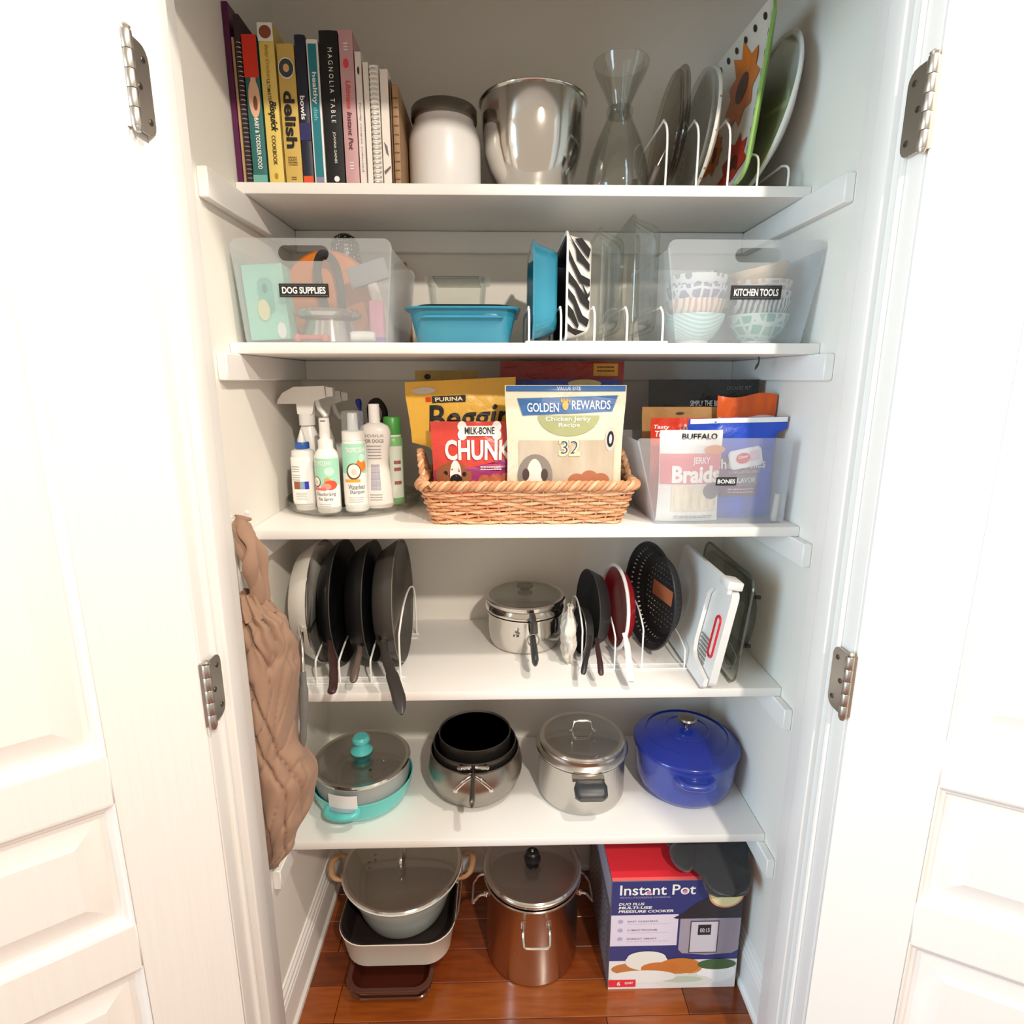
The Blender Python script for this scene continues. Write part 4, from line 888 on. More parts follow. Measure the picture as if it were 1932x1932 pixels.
# ================================================================== wicker basket
BX0, BX1 = A(785, 925, 0).x, A(1209, 925, 0).x; bx = (BX0+BX1)/2; BW = (BX1-BX0)/2; BD = .125; BY = .145; BH = .078
WK = M('wicker', '#dda77c', .5, vary=('#c78c62', 30)); WK2 = M('wicker_pale', '#e6b890', .5)
o = thing('wicker_basket', 'rectangular honey wicker basket with looped handles full of treat bags', 'basket', (bx, BY, S3))
def rr_pts(hx, hy, r, n):
    L = [(hx-r, hy, 0), (-(hx-r), hy, 0)]; P = []
    per = 4*(hx-r)+4*(hy-r)+2*PI*r
    for i in range(n):
        s = per*i/n; a = 2*(hx-r); b = 2*(hy-r); q = PI*r/2
        segs = [(a, 'f'), (q, 'c1'), (b, 'r'), (q, 'c2'), (a, 'b'), (q, 'c3'), (b, 'l'), (q, 'c4')]
        for ln, k in segs:
            if s <= ln: break
            s -= ln
        if k == 'f': P.append((-(hx-r)+s, -hy, 0, -1))
        elif k == 'c1': t = -PI/2+s/r; P.append((hx-r+r*math.cos(t), -(hy-r)+r*math.sin(t), math.cos(t), math.sin(t)))
        elif k == 'r': P.append((hx, -(hy-r)+s, 1, 0))
        elif k == 'c2': t = s/r; P.append((hx-r+r*math.cos(t), hy-r+r*math.sin(t), math.cos(t), math.sin(t)))
        elif k == 'b': P.append((hx-r-s, hy, 0, 1))
        elif k == 'c3': t = PI/2+s/r; P.append((-(hx-r)+r*math.cos(t), hy-r+r*math.sin(t), math.cos(t), math.sin(t)))
        elif k == 'l': P.append((-hx, hy-r-s, -1, 0))
        else: t = PI+s/r; P.append((-(hx-r)+r*math.cos(t), -(hy-r)+r*math.sin(t), math.cos(t), math.sin(t)))
    return P
NS = 56; rows = 11
rn = random.Random(5)
for i in range(rows):
    z = .005+i*(BH-.014)/(rows-1); k = z/BH; hx = BW-.026+.024*k; hy = BD-.016+.014*k; n = NS*4; ph = (i % 2)*PI
    pts = rr_pts(hx, hy, .022, n); path = []
    for j, (x, y, nx, ny) in enumerate(pts):
        wv = .0026*math.sin(2*PI*j*(NS//2)/n+ph); path.append((x+nx*wv, y+ny*wv, z+.0012*math.sin(2*PI*j*9/n+i*1.7)+.0008*math.sin(j*.37+i)))
    MB().tube(path, .0031, 6, True).build('weaver', WK if i % 3 else WK2, o)
st = MB()
for j in range(NS):
    q0 = rr_pts(BW-.026, BD-.016, .022, NS*2)[2*j+1]; q1 = rr_pts(BW-.002, BD-.002, .022, NS*2)[2*j+1]
    st.tube([(q0[0], q0[1], .001), (q1[0], q1[1], BH-.002)], .0021, 5)
s_ = st.build('stakes', WK, o); s_['kind'] = 'stuff'
# braided rim: three strands twisting
for t in range(3):
    n = 420; pts = rr_pts(BW-.001, BD-.001, .024, n); path = []
    for j, (x, y, nx, ny) in enumerate(pts):
        a = 2*PI*j*36/n+2*PI*t/3; path.append((x+nx*.0062*math.cos(a), y+ny*.0062*math.cos(a), BH+.002+.0062*math.sin(a)))
    MB().tube(path, .0048, 6, True).build('rim_strand', (WK, WK2, WK)[t], o)
for sx in (-1, 1):
    for t in range(2):
        path = []
        for j in range(41):
            a = PI*j/40; c_ = 2*PI*j*7/40+PI*t
            path.append((sx*(BW-.001+(.010 if sx < 0 else -.012)*math.sin(a))+.0035*math.cos(c_), -.045+.09*(j/40)+.0035*math.sin(c_), BH+.058*math.sin(a)**.8))
        MB().tube(path, .0044, 7).build('handle', WK2 if t else WK, o)
MB().rbox(-BW+.027, BW-.027, -BD+.018, BD-.018, .001, .006, .002).build('base', WK, o)
# ------------------------------------------------------------------ pouches
_ck = set()
def crinkle(m):
    if m.name in _ck: return
    _ck.add(m.name); nt = m.node_tree; b = nt.nodes['Principled BSDF']
    if b.inputs['Normal'].is_linked: return
    tc = nt.nodes.new('ShaderNodeTexCoord'); n = nt.nodes.new('ShaderNodeTexNoise'); n.inputs['Scale'].default_value = 34; n.inputs['Detail'].default_value = 4; n.inputs['Distortion'].default_value = 1.2
    bp = nt.nodes.new('ShaderNodeBump'); bp.inputs['Strength'].default_value = .55; bp.inputs['Distance'].default_value = .004
    nt.links.new(tc.outputs['Object'], n.inputs['Vector']); nt.links.new(n.outputs['Fac'], bp.inputs['Height']); nt.links.new(bp.outputs[0], b.inputs['Normal'])
def pouch(name, label, mat, w, h, t, loc, rz=0, lean=0., group=None, cat='bag', seed=0, top=None, crump=.0024, seal=.9, waist=.04, bot=.0, roll=0., lim=None):
    o = thing(name, label, cat, loc, rot=(lean, roll, rz), group=group)
    tf = top or (lambda u: 0)
    def prof(v):
        a = min(1, max(0, (seal-v)/seal)); return (a**.55)*(.55+.45*min(1, v/.08+bot))
    def front(u, v, d=0, sg=-1):
        x = u*w/2*(1-waist*math.sin(PI*min(1, v/seal))); z = v*h*(1+tf(u))
        if lim:
            g_ = lim(loc[2]+z); g_ = ((loc[0]-g_[0]) if u < 0 else (g_[1]-loc[0])); x *= min(1, max(.01, g_)/(w/2))
        th = t/2*max(0, 1-abs(u)**2.6)*prof(v)
        nz = noise.noise(Vector((u*2.2+seed*3.1, v*3+seed, sg*2)))*crump*2+abs(noise.noise(Vector((u*5+seed, v*6, seed+sg*3))))*crump*1.6
        edge = min(1, (1-abs(u))*6)
        wav = .003*math.sin(u*4+seed)*max(0, (v-.7)/.3)
        return Vector((x, sg*(th+d+.0006)-nz*edge*(1 if sg < 0 else -1)*(1-(v > .97)*.8)+wav, z))
    m = MB(); nu, nv = 22, 26
    m.grid(lambda a, b: front(-1+2*a, b, 0, -1), nu, nv); m.grid(lambda a, b: front(1-2*a, b, 0, 1), nu, nv)
    crinkle(mat); m.build('pouch', mat, o, smooth=70)
    return o, front
yb3 = .018
b3 = (A(1206, 827, yb3-.01).x, A(1503, 827, yb3-.01).x, A(1236, 988, yb3+.01).x, A(1478, 987, yb3+.01).x, A(1360, 828, yb3-.01).z-S3)
def in_basket(z_):
    k = min(1, max(0, (z_-S3)/BH)); f_ = max(0, (z_-S3-BH-.062)/.05)
    h_ = (BW-.035+.024*k)+f_*.2; return bx-h_, min(bx+h_, .2075+.12*max(0, f_-1.4))
def in_bin(z_):
    k = (z_-S3)/b3[4]; f_ = max(0, k-1.02)
    return b3[2]+(b3[0]-b3[2])*min(1, k)+.004-f_*.2, min(.533, b3[3]+(b3[1]-b3[3])*min(1, k)-.004+f_*.4)
zb = S3+.0065
def fit(u0, u1, vb, vt, y): # world x centre, width, top height
    x0, x1 = A(u0, (vb+vt)/2, y).x, A(u1, (vb+vt)/2, y).x; return (x0+x1)/2, x1-x0, A((u0+u1)/2, vt, y).z
GP = 'treat bags standing in the wicker basket'
# tan bag far behind
x, w_, zt = fit(788, 880, 850, 699, .22); o, f = pouch('treat_bag', 'olive tan treat bag at the rear of the basket', M('tan_foil', '#a58a48', .45), w_+.03, zt-zb, .03, (x+.012, .220, zb), seed=1, group=GP, lim=in_basket)
oval(o, 'bag_print', INK, f, -.6, .955, .1, .02, .001); lines(o, M('print_olive', '#4d3b1a', .5), f, .0, .5, (.92,), .012, .001)
# dark red bag
x, w_, zt = fit(944, 1172, 850, 682, .24); o, f = pouch('treat_bag', 'dark red treat bag with amber corner tab behind the others', M('red_foil', '#9e2418', .28), w_, zt-zb, .035, (x, .228, zb), seed=2, group=GP, lim=in_basket)
patch(o, 'bag_print', M('print_tab', '#e0a034', .5), f, .5, .9, .90, .985, 6, 3, .001); lines(o, M('print_rust', '#7a2a1c', .5), f, .56, .84, (.93, .955), .01, .0016)
# navy bag
x, w_, zt = fit(960, 1168, 850, 716, .19); o, f = pouch('treat_bag', 'navy blue treat bag behind the cream one', M('navy_foil', '#2c3a86', .3), w_, zt-zb, .035, (x, .187, zb), seed=3, group=GP, lim=in_basket)
oval(o, 'bag_print', M('print_khaki', '#c2b078', .5), f, .35, .97, .3, .03, .001)
# yellow bag
x, w_, zt = fit(768, 962, 850, 716, .135)
o, f = pouch('treat_bag', 'yellow treat bag with curly black lettering', M('yellow_foil', '#ecb945', .36), w_*1.08, zt-zb, .05, (x+.004, .150, zb), seed=4, group=GP, lim=in_basket, top=lambda u: .02*u, waist=.10)
fo = lambda u, v, d=0: f(u, v, d+.0015)
patch(o, 'bag_print', INK, fo, -.52, .1, .835, .885, 8, 2, .0004); letter(o, 'PURINA', M('print_cream', '#f3e7c3', .5), fo, -.46, .05, .845, .875, .001, .02); patch(o, 'bag_print', M('print_red', '#e0331b', .45), fo, -.64, -.54, .845, .88, 2, 2, .0006)
letter(o, 'Beggin', INK, fo, -.62, .98, .56, .82, .0012, .015, .1); oval(o, 'bag_print', M('print_purple', '#6a1f6e', .5), fo, .75, .56, .5, .11, .0006); letter(o, 'bacon', WINK, fo, .55, 1.0, .53, .59, .0014)
oval(o, 'bag_window', M('print_offwhite', '#cfc8c0', .4), fo, -.66, .93, .22, .025, .0004)
# red chunks bag
x, w_, zt = fit(811, 984, 860, 796, .085)
o, f = pouch('treat_bag', 'red treat bag with white bone logo and boxer dog picture', M('chunk_red', '#d4473c', .3), w_, zt-zb, .042, (x, .098, zb), seed=5, group=GP, lim=in_basket)
fo = lambda u, v, d=0: f(u, v, d+.0016)
vb = lambda z_: (z_-zb)/(zt-zb); zvis = A(890, 915, .04).z; v0 = vb(zvis)
V = lambda k: v0+(1-v0)*k      # k: 0 at the basket rim, 1 at the top edge
patch(o, 'bag_print', M('print_magenta', '#9b2f6a', .4), fo, -.98, .98, V(.0), V(.18), 16, 4, .0003); poly(o, 'bag_print', M('print_magenta', '#9b2f6a', .4), fo, [(-.5, V(.17)), (.98, V(.17)), (.98, V(.42)), (.4, V(.33))], .0003)
patch(o, 'bag_print', WINK, fo, -.25, .42, V(.76), V(.93), 8, 3, .0005)
for a in (-.3, .46):
    for b in (.78, .92): oval(o, 'bag_print', WINK, fo, a, V(b), .10, .055, .0006)
letter(o, 'MILK-BONE', INK, fo, -.24, .41, V(.79), V(.91), .0014, .02); letter(o, 'CHUNKS', WINK, fo, -.70, .96, V(.36), V(.70), .0014, .03)
FUR = M('print_fur', '#9b5a35', .6); oval(o, 'bag_print', FUR, fo, -.52, V(.10), .42, .14, .0006); oval(o, 'bag_print', WINK, fo, -.47, V(.12), .13, .15, .0009); oval(o, 'bag_print', INK, fo, -.46, V(.03), .14, .06, .0013); oval(o, 'bag_print', INK, fo, -.7, V(.14), .05, .025, .0012); oval(o, 'bag_print', INK, fo, -.27, V(.13), .05, .025, .0012)
for a, b in ((.2, .03), (.45, .05), (.7, .06), (.9, .03)): oval(o, 'bag_print', M('print_biscuit', '#b9623f', .6), fo, a, V(b), .14, .055, .0009)
lines(o, WINK, fo, .1, .6, (V(.24), V(.2)), .01, .0012)
# cream chicken bag
x, w_, zt = fit(953, 1184, 860, 727, .045)
o, f = pouch('treat_bag', 'cream treat bag with blue banner and clear window', M('cream_foil', '#e9dfc4', .3), w_, zt-zb, .044, (x, .068, zb), seed=6, group=GP, lim=in_basket, crump=.0012)
fo = lambda u, v, d=0: f(u, v, d+.0015)
v0 = (A(1060, 915, .04).z-zb)/(zt-zb); BLU = M('print_blue', '#33659f', .4)
patch(o, 'bag_print', BLU, fo, -.98, .98, V(.94), V(.995), 14, 2, .0005); letter(o, 'VALUE SIZE', WINK, fo, -.15, .25, V(.95), V(.985), .001)
poly(o, 'bag_print', BLU, fo, [(-.8, V(.87)), (.86, V(.90)), (.78, V(.74)), (-.72, V(.70))], .0008); letter(o, 'GOLDEN', WINK, fo, -.64, -.12, V(.735), V(.825), .0018, .01); letter(o, 'REWARDS', WINK, fo, .1, .74, V(.76), V(.85), .0018, .01)
oval(o, 'bag_print', M('print_gold2', '#d0a95c', .55), fo, -.01, V(.80), .05, .035, .0018)
for a in (-.07, -.03, .02, .06): oval(o, 'bag_print', M('print_gold2', '#d0a95c', .55), fo, a, V(.85), .018, .016, .0018)
oval(o, 'bag_print', M('print_sage', '#a7aa78', .45), fo, .05, V(.70), .52, .15, .0005, 28, PI, 2*PI); letter(o, 'Chicken Jerky', WINK, fo, -.34, .42, V(.63), V(.69), .0014, .01); letter(o, 'Recipe', WINK, fo, -.12, .24, V(.575), V(.625), .0014, .01)
patch(o, 'bag_window', M('jerky_window', '#b9a58d', .3, vary=('#d6c9b5', 25, (1, 1, .3))), fo, -.8, .86, V(0), V(.45), 16, 6, .0005)
letter(o, '32', M('print_buff', '#efdfae', .5), fo, -.12, .26, V(.29), V(.47), .0020, .05); letter(o, '32', M('print_navy', '#33437e', .5), fo, -.08, .22, V(.315), V(.445), .0024, -.01); oval(o, 'bag_print', INK, fo, .78, V(.46), .06, .06, .0018); oval(o, 'bag_print', M('print_offwhite', '#cfc8c0', .4), fo, .78, V(.46), .095, .09, .0012); oval(o, 'bag_print', WINK, fo, .78, V(.46), .025, .035, .0022)
oval(o, 'bag_print', M('print_lab', '#8d8078', .6), fo, -.52, V(.09), .3, .16, .001); oval(o, 'bag_print', M('print_lab2', '#e4dbd0', .6), fo, -.53, V(.07), .14, .14, .0014); oval(o, 'bag_print', M('print_cocoa', '#4c3a33', .6), fo, -.68, V(.10), .06, .045, .0018); oval(o, 'bag_print', M('print_cocoa', '#4c3a33', .6), fo, -.36, V(.10), .06, .045, .0018)
for a, b in ((.2, .03), (.42, .06), (.62, .03)): oval(o, 'bag_print', M('print_jerky', '#b06a48', .6), fo, a, V(b), .16, .06, .0010)
# silver foil pack at the end
x, w_, zt = fit(1166, 1197, 880, 812, .09)
pouch('foil_pack', 'crinkled silver foil pack at the end of the basket', M('silver_foil', '#b9b6ae', .22, 1, bump=(40, .8, .004)), .042, zt-zb, .02, (.168, .125, zb+.0045), rz=1.45, seed=8, crump=.003, group=GP, roll=.13)
# ================================================================== bones bin with chew bags
tg = A(1372, 909, yb3)
make_bin('translucent bin tagged bones stuffed with chew bags', b3, S3, yb3, .205, None, 'BONES', (tg.x, tg.z-S3), .040, .0165, .006, mat=FROST('bin_plastic_thin', '#eceef0', .22))
zc = S3+.0025; GB = 'chew bags inside the bones bin'
x, w_, zt = fit(1205, 1420, 850, 716, .2); o, f = pouch('chew_bag', 'large black and green bag at the back of the bones bin', M('black_foil', '#1e2021', .25), w_-.012, zt-zc, .020, (x+.012, .194, zc), seed=11, group=GB, lim=in_bin, crump=.0015)
patch(o, 'bag_print', M('print_green', '#57754a', .4), f, -.98, .98, .55, .76, 10, 4, .0016); letter(o, 'SIMPLY THE BEST', WINK, f, -.25, .35, .80, .84, .002); letter(o, 'ORGANIC PET', M('print_silver', '#77716f', .6), f, .4, .85, .92, .95, .002); oval(o, 'bag_print', WINK, f, .15, .73, .1, .05, .0024)
x, w_, zt = fit(1206, 1352, 850, 768, .16); o, f = pouch('chew_bag', 'brown kraft paper bag with hang hole in the bones bin', M('kraft', '#b88a52', .7), w_-.006, zt-zc, .020, (x+.004, .168, zc), seed=12, group=GB, lim=in_bin)
oval(o, 'hang_hole', M('print_cocoa', '#4c3a33', .6), f, .0, .94, .12, .012, .0016); lines(o, M('print_ochre', '#8a5a26', .6), f, -.7, .4, (.86,), .012, .0016)
x, w_, zt = fit(1345, 1462, 850, 745, .16); o, f = pouch('chew_bag', 'crinkled orange bag with pale pink band', M('orange_foil', '#dd5a17', .32), w_, zt-zc, .028, (x, .142, zc), seed=13, group=GB, lim=in_bin, crump=.004, top=lambda u: .02*math.sin(u*3))
patch(o, 'bag_print', M('print_blush', '#ecc9c2', .4), f, -.97, .97, .55, .82, 10, 4, .0020); letter(o, 'Goodies', INK, f, -.8, .3, .62, .76, .0026, 0, .2)
x, w_, zt = fit(1219, 1330, 850, 788, .12); o, f = pouch('chew_bag', 'red bag with white slanted lettering in the bones bin', M('scarlet_foil', '#d93a22', .3), w_-.006, zt-zc, .026, (x+.004, .114, zc), seed=14, group=GB, lim=in_bin)
letter(o, 'Tasty', WINK, f, -.9, -.35, .88, .93, .0018, .02, .2); letter(o, 'Treat!', WINK, f, -.85, -.25, .81, .87, .0018, .02, .2); letter(o, 'AME', M('print_blush', '#ecc9c2', .4), f, .05, .95, .84, .94, .0018, .03)
x, w_, zt = fit(1302, 1497, 880, 788, .08)
o, f = pouch('chew_bag', 'royal blue chew bag with white top edge in the bones bin', M('royal_foil', '#2450c8', .3), w_, zt-zc, .030, (x-.005, .084, zc), seed=15, group=GB, lim=in_bin, top=lambda u: .012*u)
patch(o, 'bag_print', WINK, f, -.98, .98, .95, .998, 12, 2, .0030); patch(o, 'bag_print', M('print_mauvepurple', '#6b3a63', .4), f, -.6, .55, .22, .62, 10, 5, .0016); letter(o, 'Chew Bones', WINK, f, -.55, .75, .50, .60, .0024, .02); letter(o, 'LONG LASTING CHEWS', M('print_blush', '#ecc9c2', .4), f, -.2, .6, .455, .485, .0024)
patch(o, 'bag_print', M('print_greyviolet', '#6d6470', .4), f, -.6, .55, .33, .43, 10, 3, .0020); letter(o, 'BEEF FLAVOR', WINK, f, -.5, .5, .36, .41, .0026, .01); lines(o, M('print_blush', '#ecc9c2', .4), f, -.2, .45, (.29, .26), .01, .0026)
x, w_, zt = fit(1243, 1360, 880, 812, .045)
o, f = pouch('chew_bag', 'white jerky braid bag with black and pink lettering', M('white_foil', '#ece8e4', .35), w_+.004, zt-zc, .03, (x+.004, .052, zc), seed=16, group=GB, lim=in_bin, crump=.001, rz=.03)
letter(o, 'BUFFALO', INK, f, -.3, .82, .90, .965, .0018, .02); patch(o, 'bag_print', M('print_pinkred', '#d9707a', .4), f, -.98, .98, .42, .75, 12, 5, .0016); letter(o, 'JERKY', WINK, f, .05, .62, .62, .71, .0024, .02); letter(o, 'Braids', WINK, f, -.62, .98, .43, .62, .0024, .04)
patch(o, 'bag_window', M('braid_window', '#dccab2', .4, vary=('#f0e4d2', 40)), f, -.6, .9, .12, .40, 10, 4, .0016)
for k in range(5): oval(o, 'braid_piece', M('braid', '#e9dcc6', .5), f, -.42+.28*k, .26, .1, .13, .0026, 16, rot=.25*(-1)**k)
oval(o, 'bag_print', M('print_greyviolet', '#6d6470', .4), f, .72, .34, .3, .09, .0032); oval(o, 'bag_print', M('print_biscuit2', '#e2915a', .5), f, .75, .79, .35, .05, .0024); lines(o, M('print_faint', '#8f8a88', .6), f, -.5, .8, (.06, .04), .008, .0018)
# small white box with a red round print
p = A(1408, 860, .06)
o = thing('treat_packet', 'small white packet with red heart print at the front of the bones bin', 'packet', (p.x, .0625, S3+.128), rot=(0, -.2, 0))
MB().rrect([(.032, .018, .008, -.004), (.034, .020, .009, 0), (.032, .018, .008, .004)], 5).build('packet_body', M('packet_white', '#f0eeee', .4), o).rotation_euler = (PI/2, 0, 0)
f = plane((0, -.0045, 0), (.032, 0, 0), (0, 0, .018), (0, -1, 0)); oval(o, 'packet_print', M('print_heart', '#d8323a', .5), f, -.2, .1, .45, .6, .0006); letter(o, 'Chew', WINK, f, -.5, .1, .1, .45, .0012, .02); patch(o, 'packet_print', M('print_rosepale', '#eac3c8', .5), f, .25, .8, -.4, .7, 2, 2, .0006)
p = A(1462, 945, .04)
o = tag(MB(Matrix.Translation((p.x+.002, .043, S3-.0016)) @ Matrix.Rotation(.06, 4, 'Y')).tube([(0, 0, .004), (0, 0, .008), (0, 0, .055), (0, 0, .06)], [.005, .0058, .0054, .0045], 10).build('chew_stick', M('rawhide', '#e3d6c4', .6)), 'short pale rawhide stick in the corner of the bones bin', 'chew stick')
# ================================================================== fourth shelf: frying pans on edge
def pan_things():
    yr0 = .035
    # rack under them
    rim = [A(u, 1130, y_).x for u, y_ in ((574, .019), (618, .019), (680, .019), (738, .017))]
    u_ = [rim[0]-.056, rim[0]+.0068, rim[1]+.009, rim[2]+.009, rim[3]+.009]
    ro = thing('wire_rack', 'white wire rack holding the upright frying pans', 'rack', (u_[0], 0, S4), group='white wire dish racks')
    r = .0021; xs = [x-u_[0] for x in u_]
    for yy in (yr0, yr0+.025, yr0+.22, yr0+.245): MB().tube([(xs[0]-.004, yy, r+.0004), (xs[-1]+.006, yy, r+.0004)], r, 8).build('base_rail', WIREW, ro)
    for i, x in enumerate(xs):
        h = .155 if i == len(xs)-1 else .075
        MB().tube(smoothpath([(x, yr0, r), (x-.001, yr0+.002, h*.6), (x, yr0+.012, h*.78), (x+.001, yr0+.075, h), (x, yr0+.17, h), (x, yr0+.235, h*.75), (x, yr0+.245, r)], 5), r, 8).build('divider', WIREW, ro)
    def fry(label, u_rim, v_rim, R, depth, yc, mats, hs, hmat, thick=.0105, ferr=None, axis=(1, .0, .03), zc=None, rest=.0048):
        ax = Vector(axis).normalized()
        z0 = S4+rest+R*math.sqrt(1-ax.z**2)
        p = A(u_rim, v_rim, yc-R)      # where the near rim shows
        # centre chosen so that the near edge of the rim projects there
        near = Vector((0, -1, 0)); near = (near-ax*near.dot(ax)).normalized()
        cx = p.x-near.x*R; 
        o = thing('frying_pan', label, 'frying pan', (cx-ax.x*depth, yc-ax.y*depth, z0-ax.z*depth), z=ax, x=(0, -.96, -.3), group='frying pans standing on edge in the rack')
        b = R*.74
        out = [(.0002, 0), (b-.004, 0), (b, .0015), (b+.010, .006), (R-.006, depth*.72), (R-.001, depth-.002), (R, depth)]
        inn = [(R-.0022, depth), (R-.0085, depth*.72), (b+.007, .0085), (b-.004, .0042), (.0002, .004)]
        MB().lathe(out+[(R-.0012, depth+.0006)], 64).build('outside', mats[0], o); MB().lathe([(R-.0012, depth+.0006)]+inn, 64).build('inside', mats[1], o)
        MB().tube([((R-.0008)*math.cos(2*PI*k/64), (R-.0008)*math.sin(2*PI*k/64), depth) for k in range(64)], .0013, 6, True).build('rim', mats[2], o)
        # handle points given in world space
        inv = o.rotation_euler.to_matrix().transposed(); loc = Vector(o.location)
        P = [inv @ (Vector(q)-loc) for q in hs[0]]
        MB().tube(smoothpath(P, 5), hs[1], 12, flat=.62).build('handle', hmat, o)
        if ferr:
            Q = [inv @ (Vector(q)-loc) for q in ferr[0]]; MB().tube(smoothpath(Q, 4), ferr[1], 10, flat=.6).build('handle_shank', CHROME, o)
        return o
    def hw(*uvy): return [tuple(A(u, v, y)) for u, v, y in uvy]
    DKB = M('handle_brown', '#3a2622', .35); DKG = M('handle_charcoal', '#35322f', .38); 
    W1 = M('pan_white', '#e9e5dd', .3, coat=.3)
    n5 = lambda k: 5*(k-1)+1
    fry('white enamel frying pan with black inside and grey grip', 574, 1130, .139, .05, .158, (W1, NONSTK, CHROME),
        (hw((571, 1268, -.045), (573, 1300, -.055), (573, 1360, -.070), (571, 1412, -.080)), [.0065]*5+[.009]*5+[.007]*4+[.0045, .003]), M('handle_grey', '#6b6a68', .5), ferr=(hw((566, 1180, .03), (568, 1200, .0), (570, 1240, -.03), (571, 1275, -.045)), [.005]*13))
    fry('black nonstick frying pan beside the white one, with curved brown handle', 618, 1130, .139, .037, .158, (NONSTK, NONSTK, M('rim_dark', '#3c3a38', .35)),
        (hw((621, 1205, .035), (624, 1228, .0), (629, 1260, -.04), (629, 1290, -.075), (625, 1308, -.10)), [.0055]*6+[.0075]*5+[.0085]*6+[.009, .0088, .008, .005]), DKB)
    fry('black nonstick frying pan with short taupe handle beside the bronze one', 680, 1130, .138, .045, .157, (NONSTK, NONSTK, M('rim_dark', '#3c3a38', .35)),
        (hw((679, 1218, .04), (677, 1235, .01), (671, 1262, -.02), (666, 1288, -.045)), [.0055]*5+[.007]*5+[.0085]*4+[.007, .004]), M('handle_taupe', '#5d4f47', .38))
    fry('bronze grey frying pan with long charcoal handle at the open rack end', 738, 1130, .139, .05, .156, (M('pan_grey', '#4a4744', .35), M('pan_bronze', '#6a5c4e', .32, .3), M('rim_grey', '#8a837a', .3, .6)),
        (hw((722, 1208, .035), (727, 1235, .0), (740, 1275, -.05), (752, 1315, -.10), (758, 1348, -.135)), [.0085]*5+[.010]*5+[.0125]*5+[.013, .0125, .011, .009, .006, .003]), DKG, ferr=(hw((720, 1195, .05), (722, 1210, .03)), [.007]*5))
pan_things()
# ------------------------------------------------------------------ saucepan with nested pan and glass lid
g = G(990, 1237, S4); R0 = .090; y = g.y+R0-.006; x = A(990, 1200, y).x
def pot_body(mb, R, h, rb=.008, t=.002, z=0, flare=.003):
    return mb.lathe([(.0002, z), (R-rb, z), (R-rb*.3, z+rb*.3), (R, z+rb), (R, z+h-.006), (R+flare, z+h-.001), (R+flare, z+h), (R+flare-.0015, z+h+.0003), (R-t, z+h-.006), (R-t, z+rb), (R-rb-t, z+t), (.0002, z+t)], 64)
def lid(parent, R, z, dome=.018, knob=None, mat=LIDG, rim=CHROME):
    MB().lathe([(R-.002, z), (R*.86, z+dome*.45), (R*.6, z+dome*.8), (R*.25, z+dome*.98), (.0002, z+dome), (.0002, z+dome-.0025), (R*.25, z+dome*.98-.0025), (R*.6, z+dome*.8-.0025), (R*.86, z+dome*.45-.0025), (R-.003, z-.0025)], 56).build('glass_lid', mat, parent)
    return MB().lathe([(R-.006, z-.002), (R-.001, z-.004), (R+.003, z-.003), (R+.004, z), (R+.001, z+.003), (R-.006, z+.002)], 64).build('lid_rim', rim, parent)
o = thing('saucepan', 'lower steel saucepan with slate handle carrying a lidded pan', 'saucepan', (x, y, S4))
hl = (A(990, 1122, y).z-S4)/1.09
MB().lathe([(.0002, 0), (.066, 0), (.076, .004), (.081, .018), (.083, .045), (.0835, .072), (.0865, .078), (.0865, .080), (.083, .079), (.081, .072), (.080, .045), (.077, .018), (.066, .004), (.0002, .003)], 64).build('lower_pan', CHROME, o)
MB().lathe([(.0002, .045), (.070, .045), (.0755, .055), (.078, .079), (.087, .083), (.0885, .090), (.085, .0975), (.083, hl-.012), (.0855, hl-.006), (.0855, hl-.004), (.082, hl-.006), (.080, .1), (.078, .055), (.0002, .05)], 64).build('upper_pan', CHROME, o)
lid(o, .0865, hl, .014); MB().lathe([(.0002, hl+.013), (.010, hl+.013), (.012, hl+.018), (.018, hl+.02), (.018, hl+.023), (.0002, hl+.025)], 28).build('lid_knob', GLASS('knob_clear', '#e8e8e4', '#9a9a94'), o)
o.scale = (1.09,)*3; BRN = M('bakelite', '#4b4440', .35); SLT = M('bakelite_slate', '#36383b', .38)
hp = [(.012, -.087, hl-.016), (.013, -.098, hl-.020), (.014, -.112, hl-.028), (.014, -.120, hl-.04)]
MB().tube(smoothpath(hp, 5), [.012]*8+[.014]*8, 12, flat=.55).build('upper_handle', BRN, o)
MB().tube(smoothpath([(.010, -.086, .058), (.011, -.10, .055), (.012, -.15, .048), (.012, -.195, .044)], 6), [.006]*3+[.010]*4+[.0135]*5+[.0145]*5+[.012, .006], 12, flat=.5).build('lower_handle', SLT, o)
MB().tube([(.012+.012*math.cos(2*PI*k/16), -.125+.003*math.sin(2*PI*k/16), .058+.012*math.sin(2*PI*k/16)) for k in range(16)], .0016, 6, True).build('hang_ring', CHROME, o)
MB().lathe([(.0002, 0), (.007, 0), (.006, .004), (.0002, .006)], 16, (-.022, -.086, .05)).build('rivet', CHROME, o)
split(o, ('upper_pan', 'glass_lid', 'lid_rim', 'lid_knob', 'upper_handle', 'hang_ring'), 'saucepan', 'shallow steel pan with glass lid nested in the saucepan', 'saucepan')
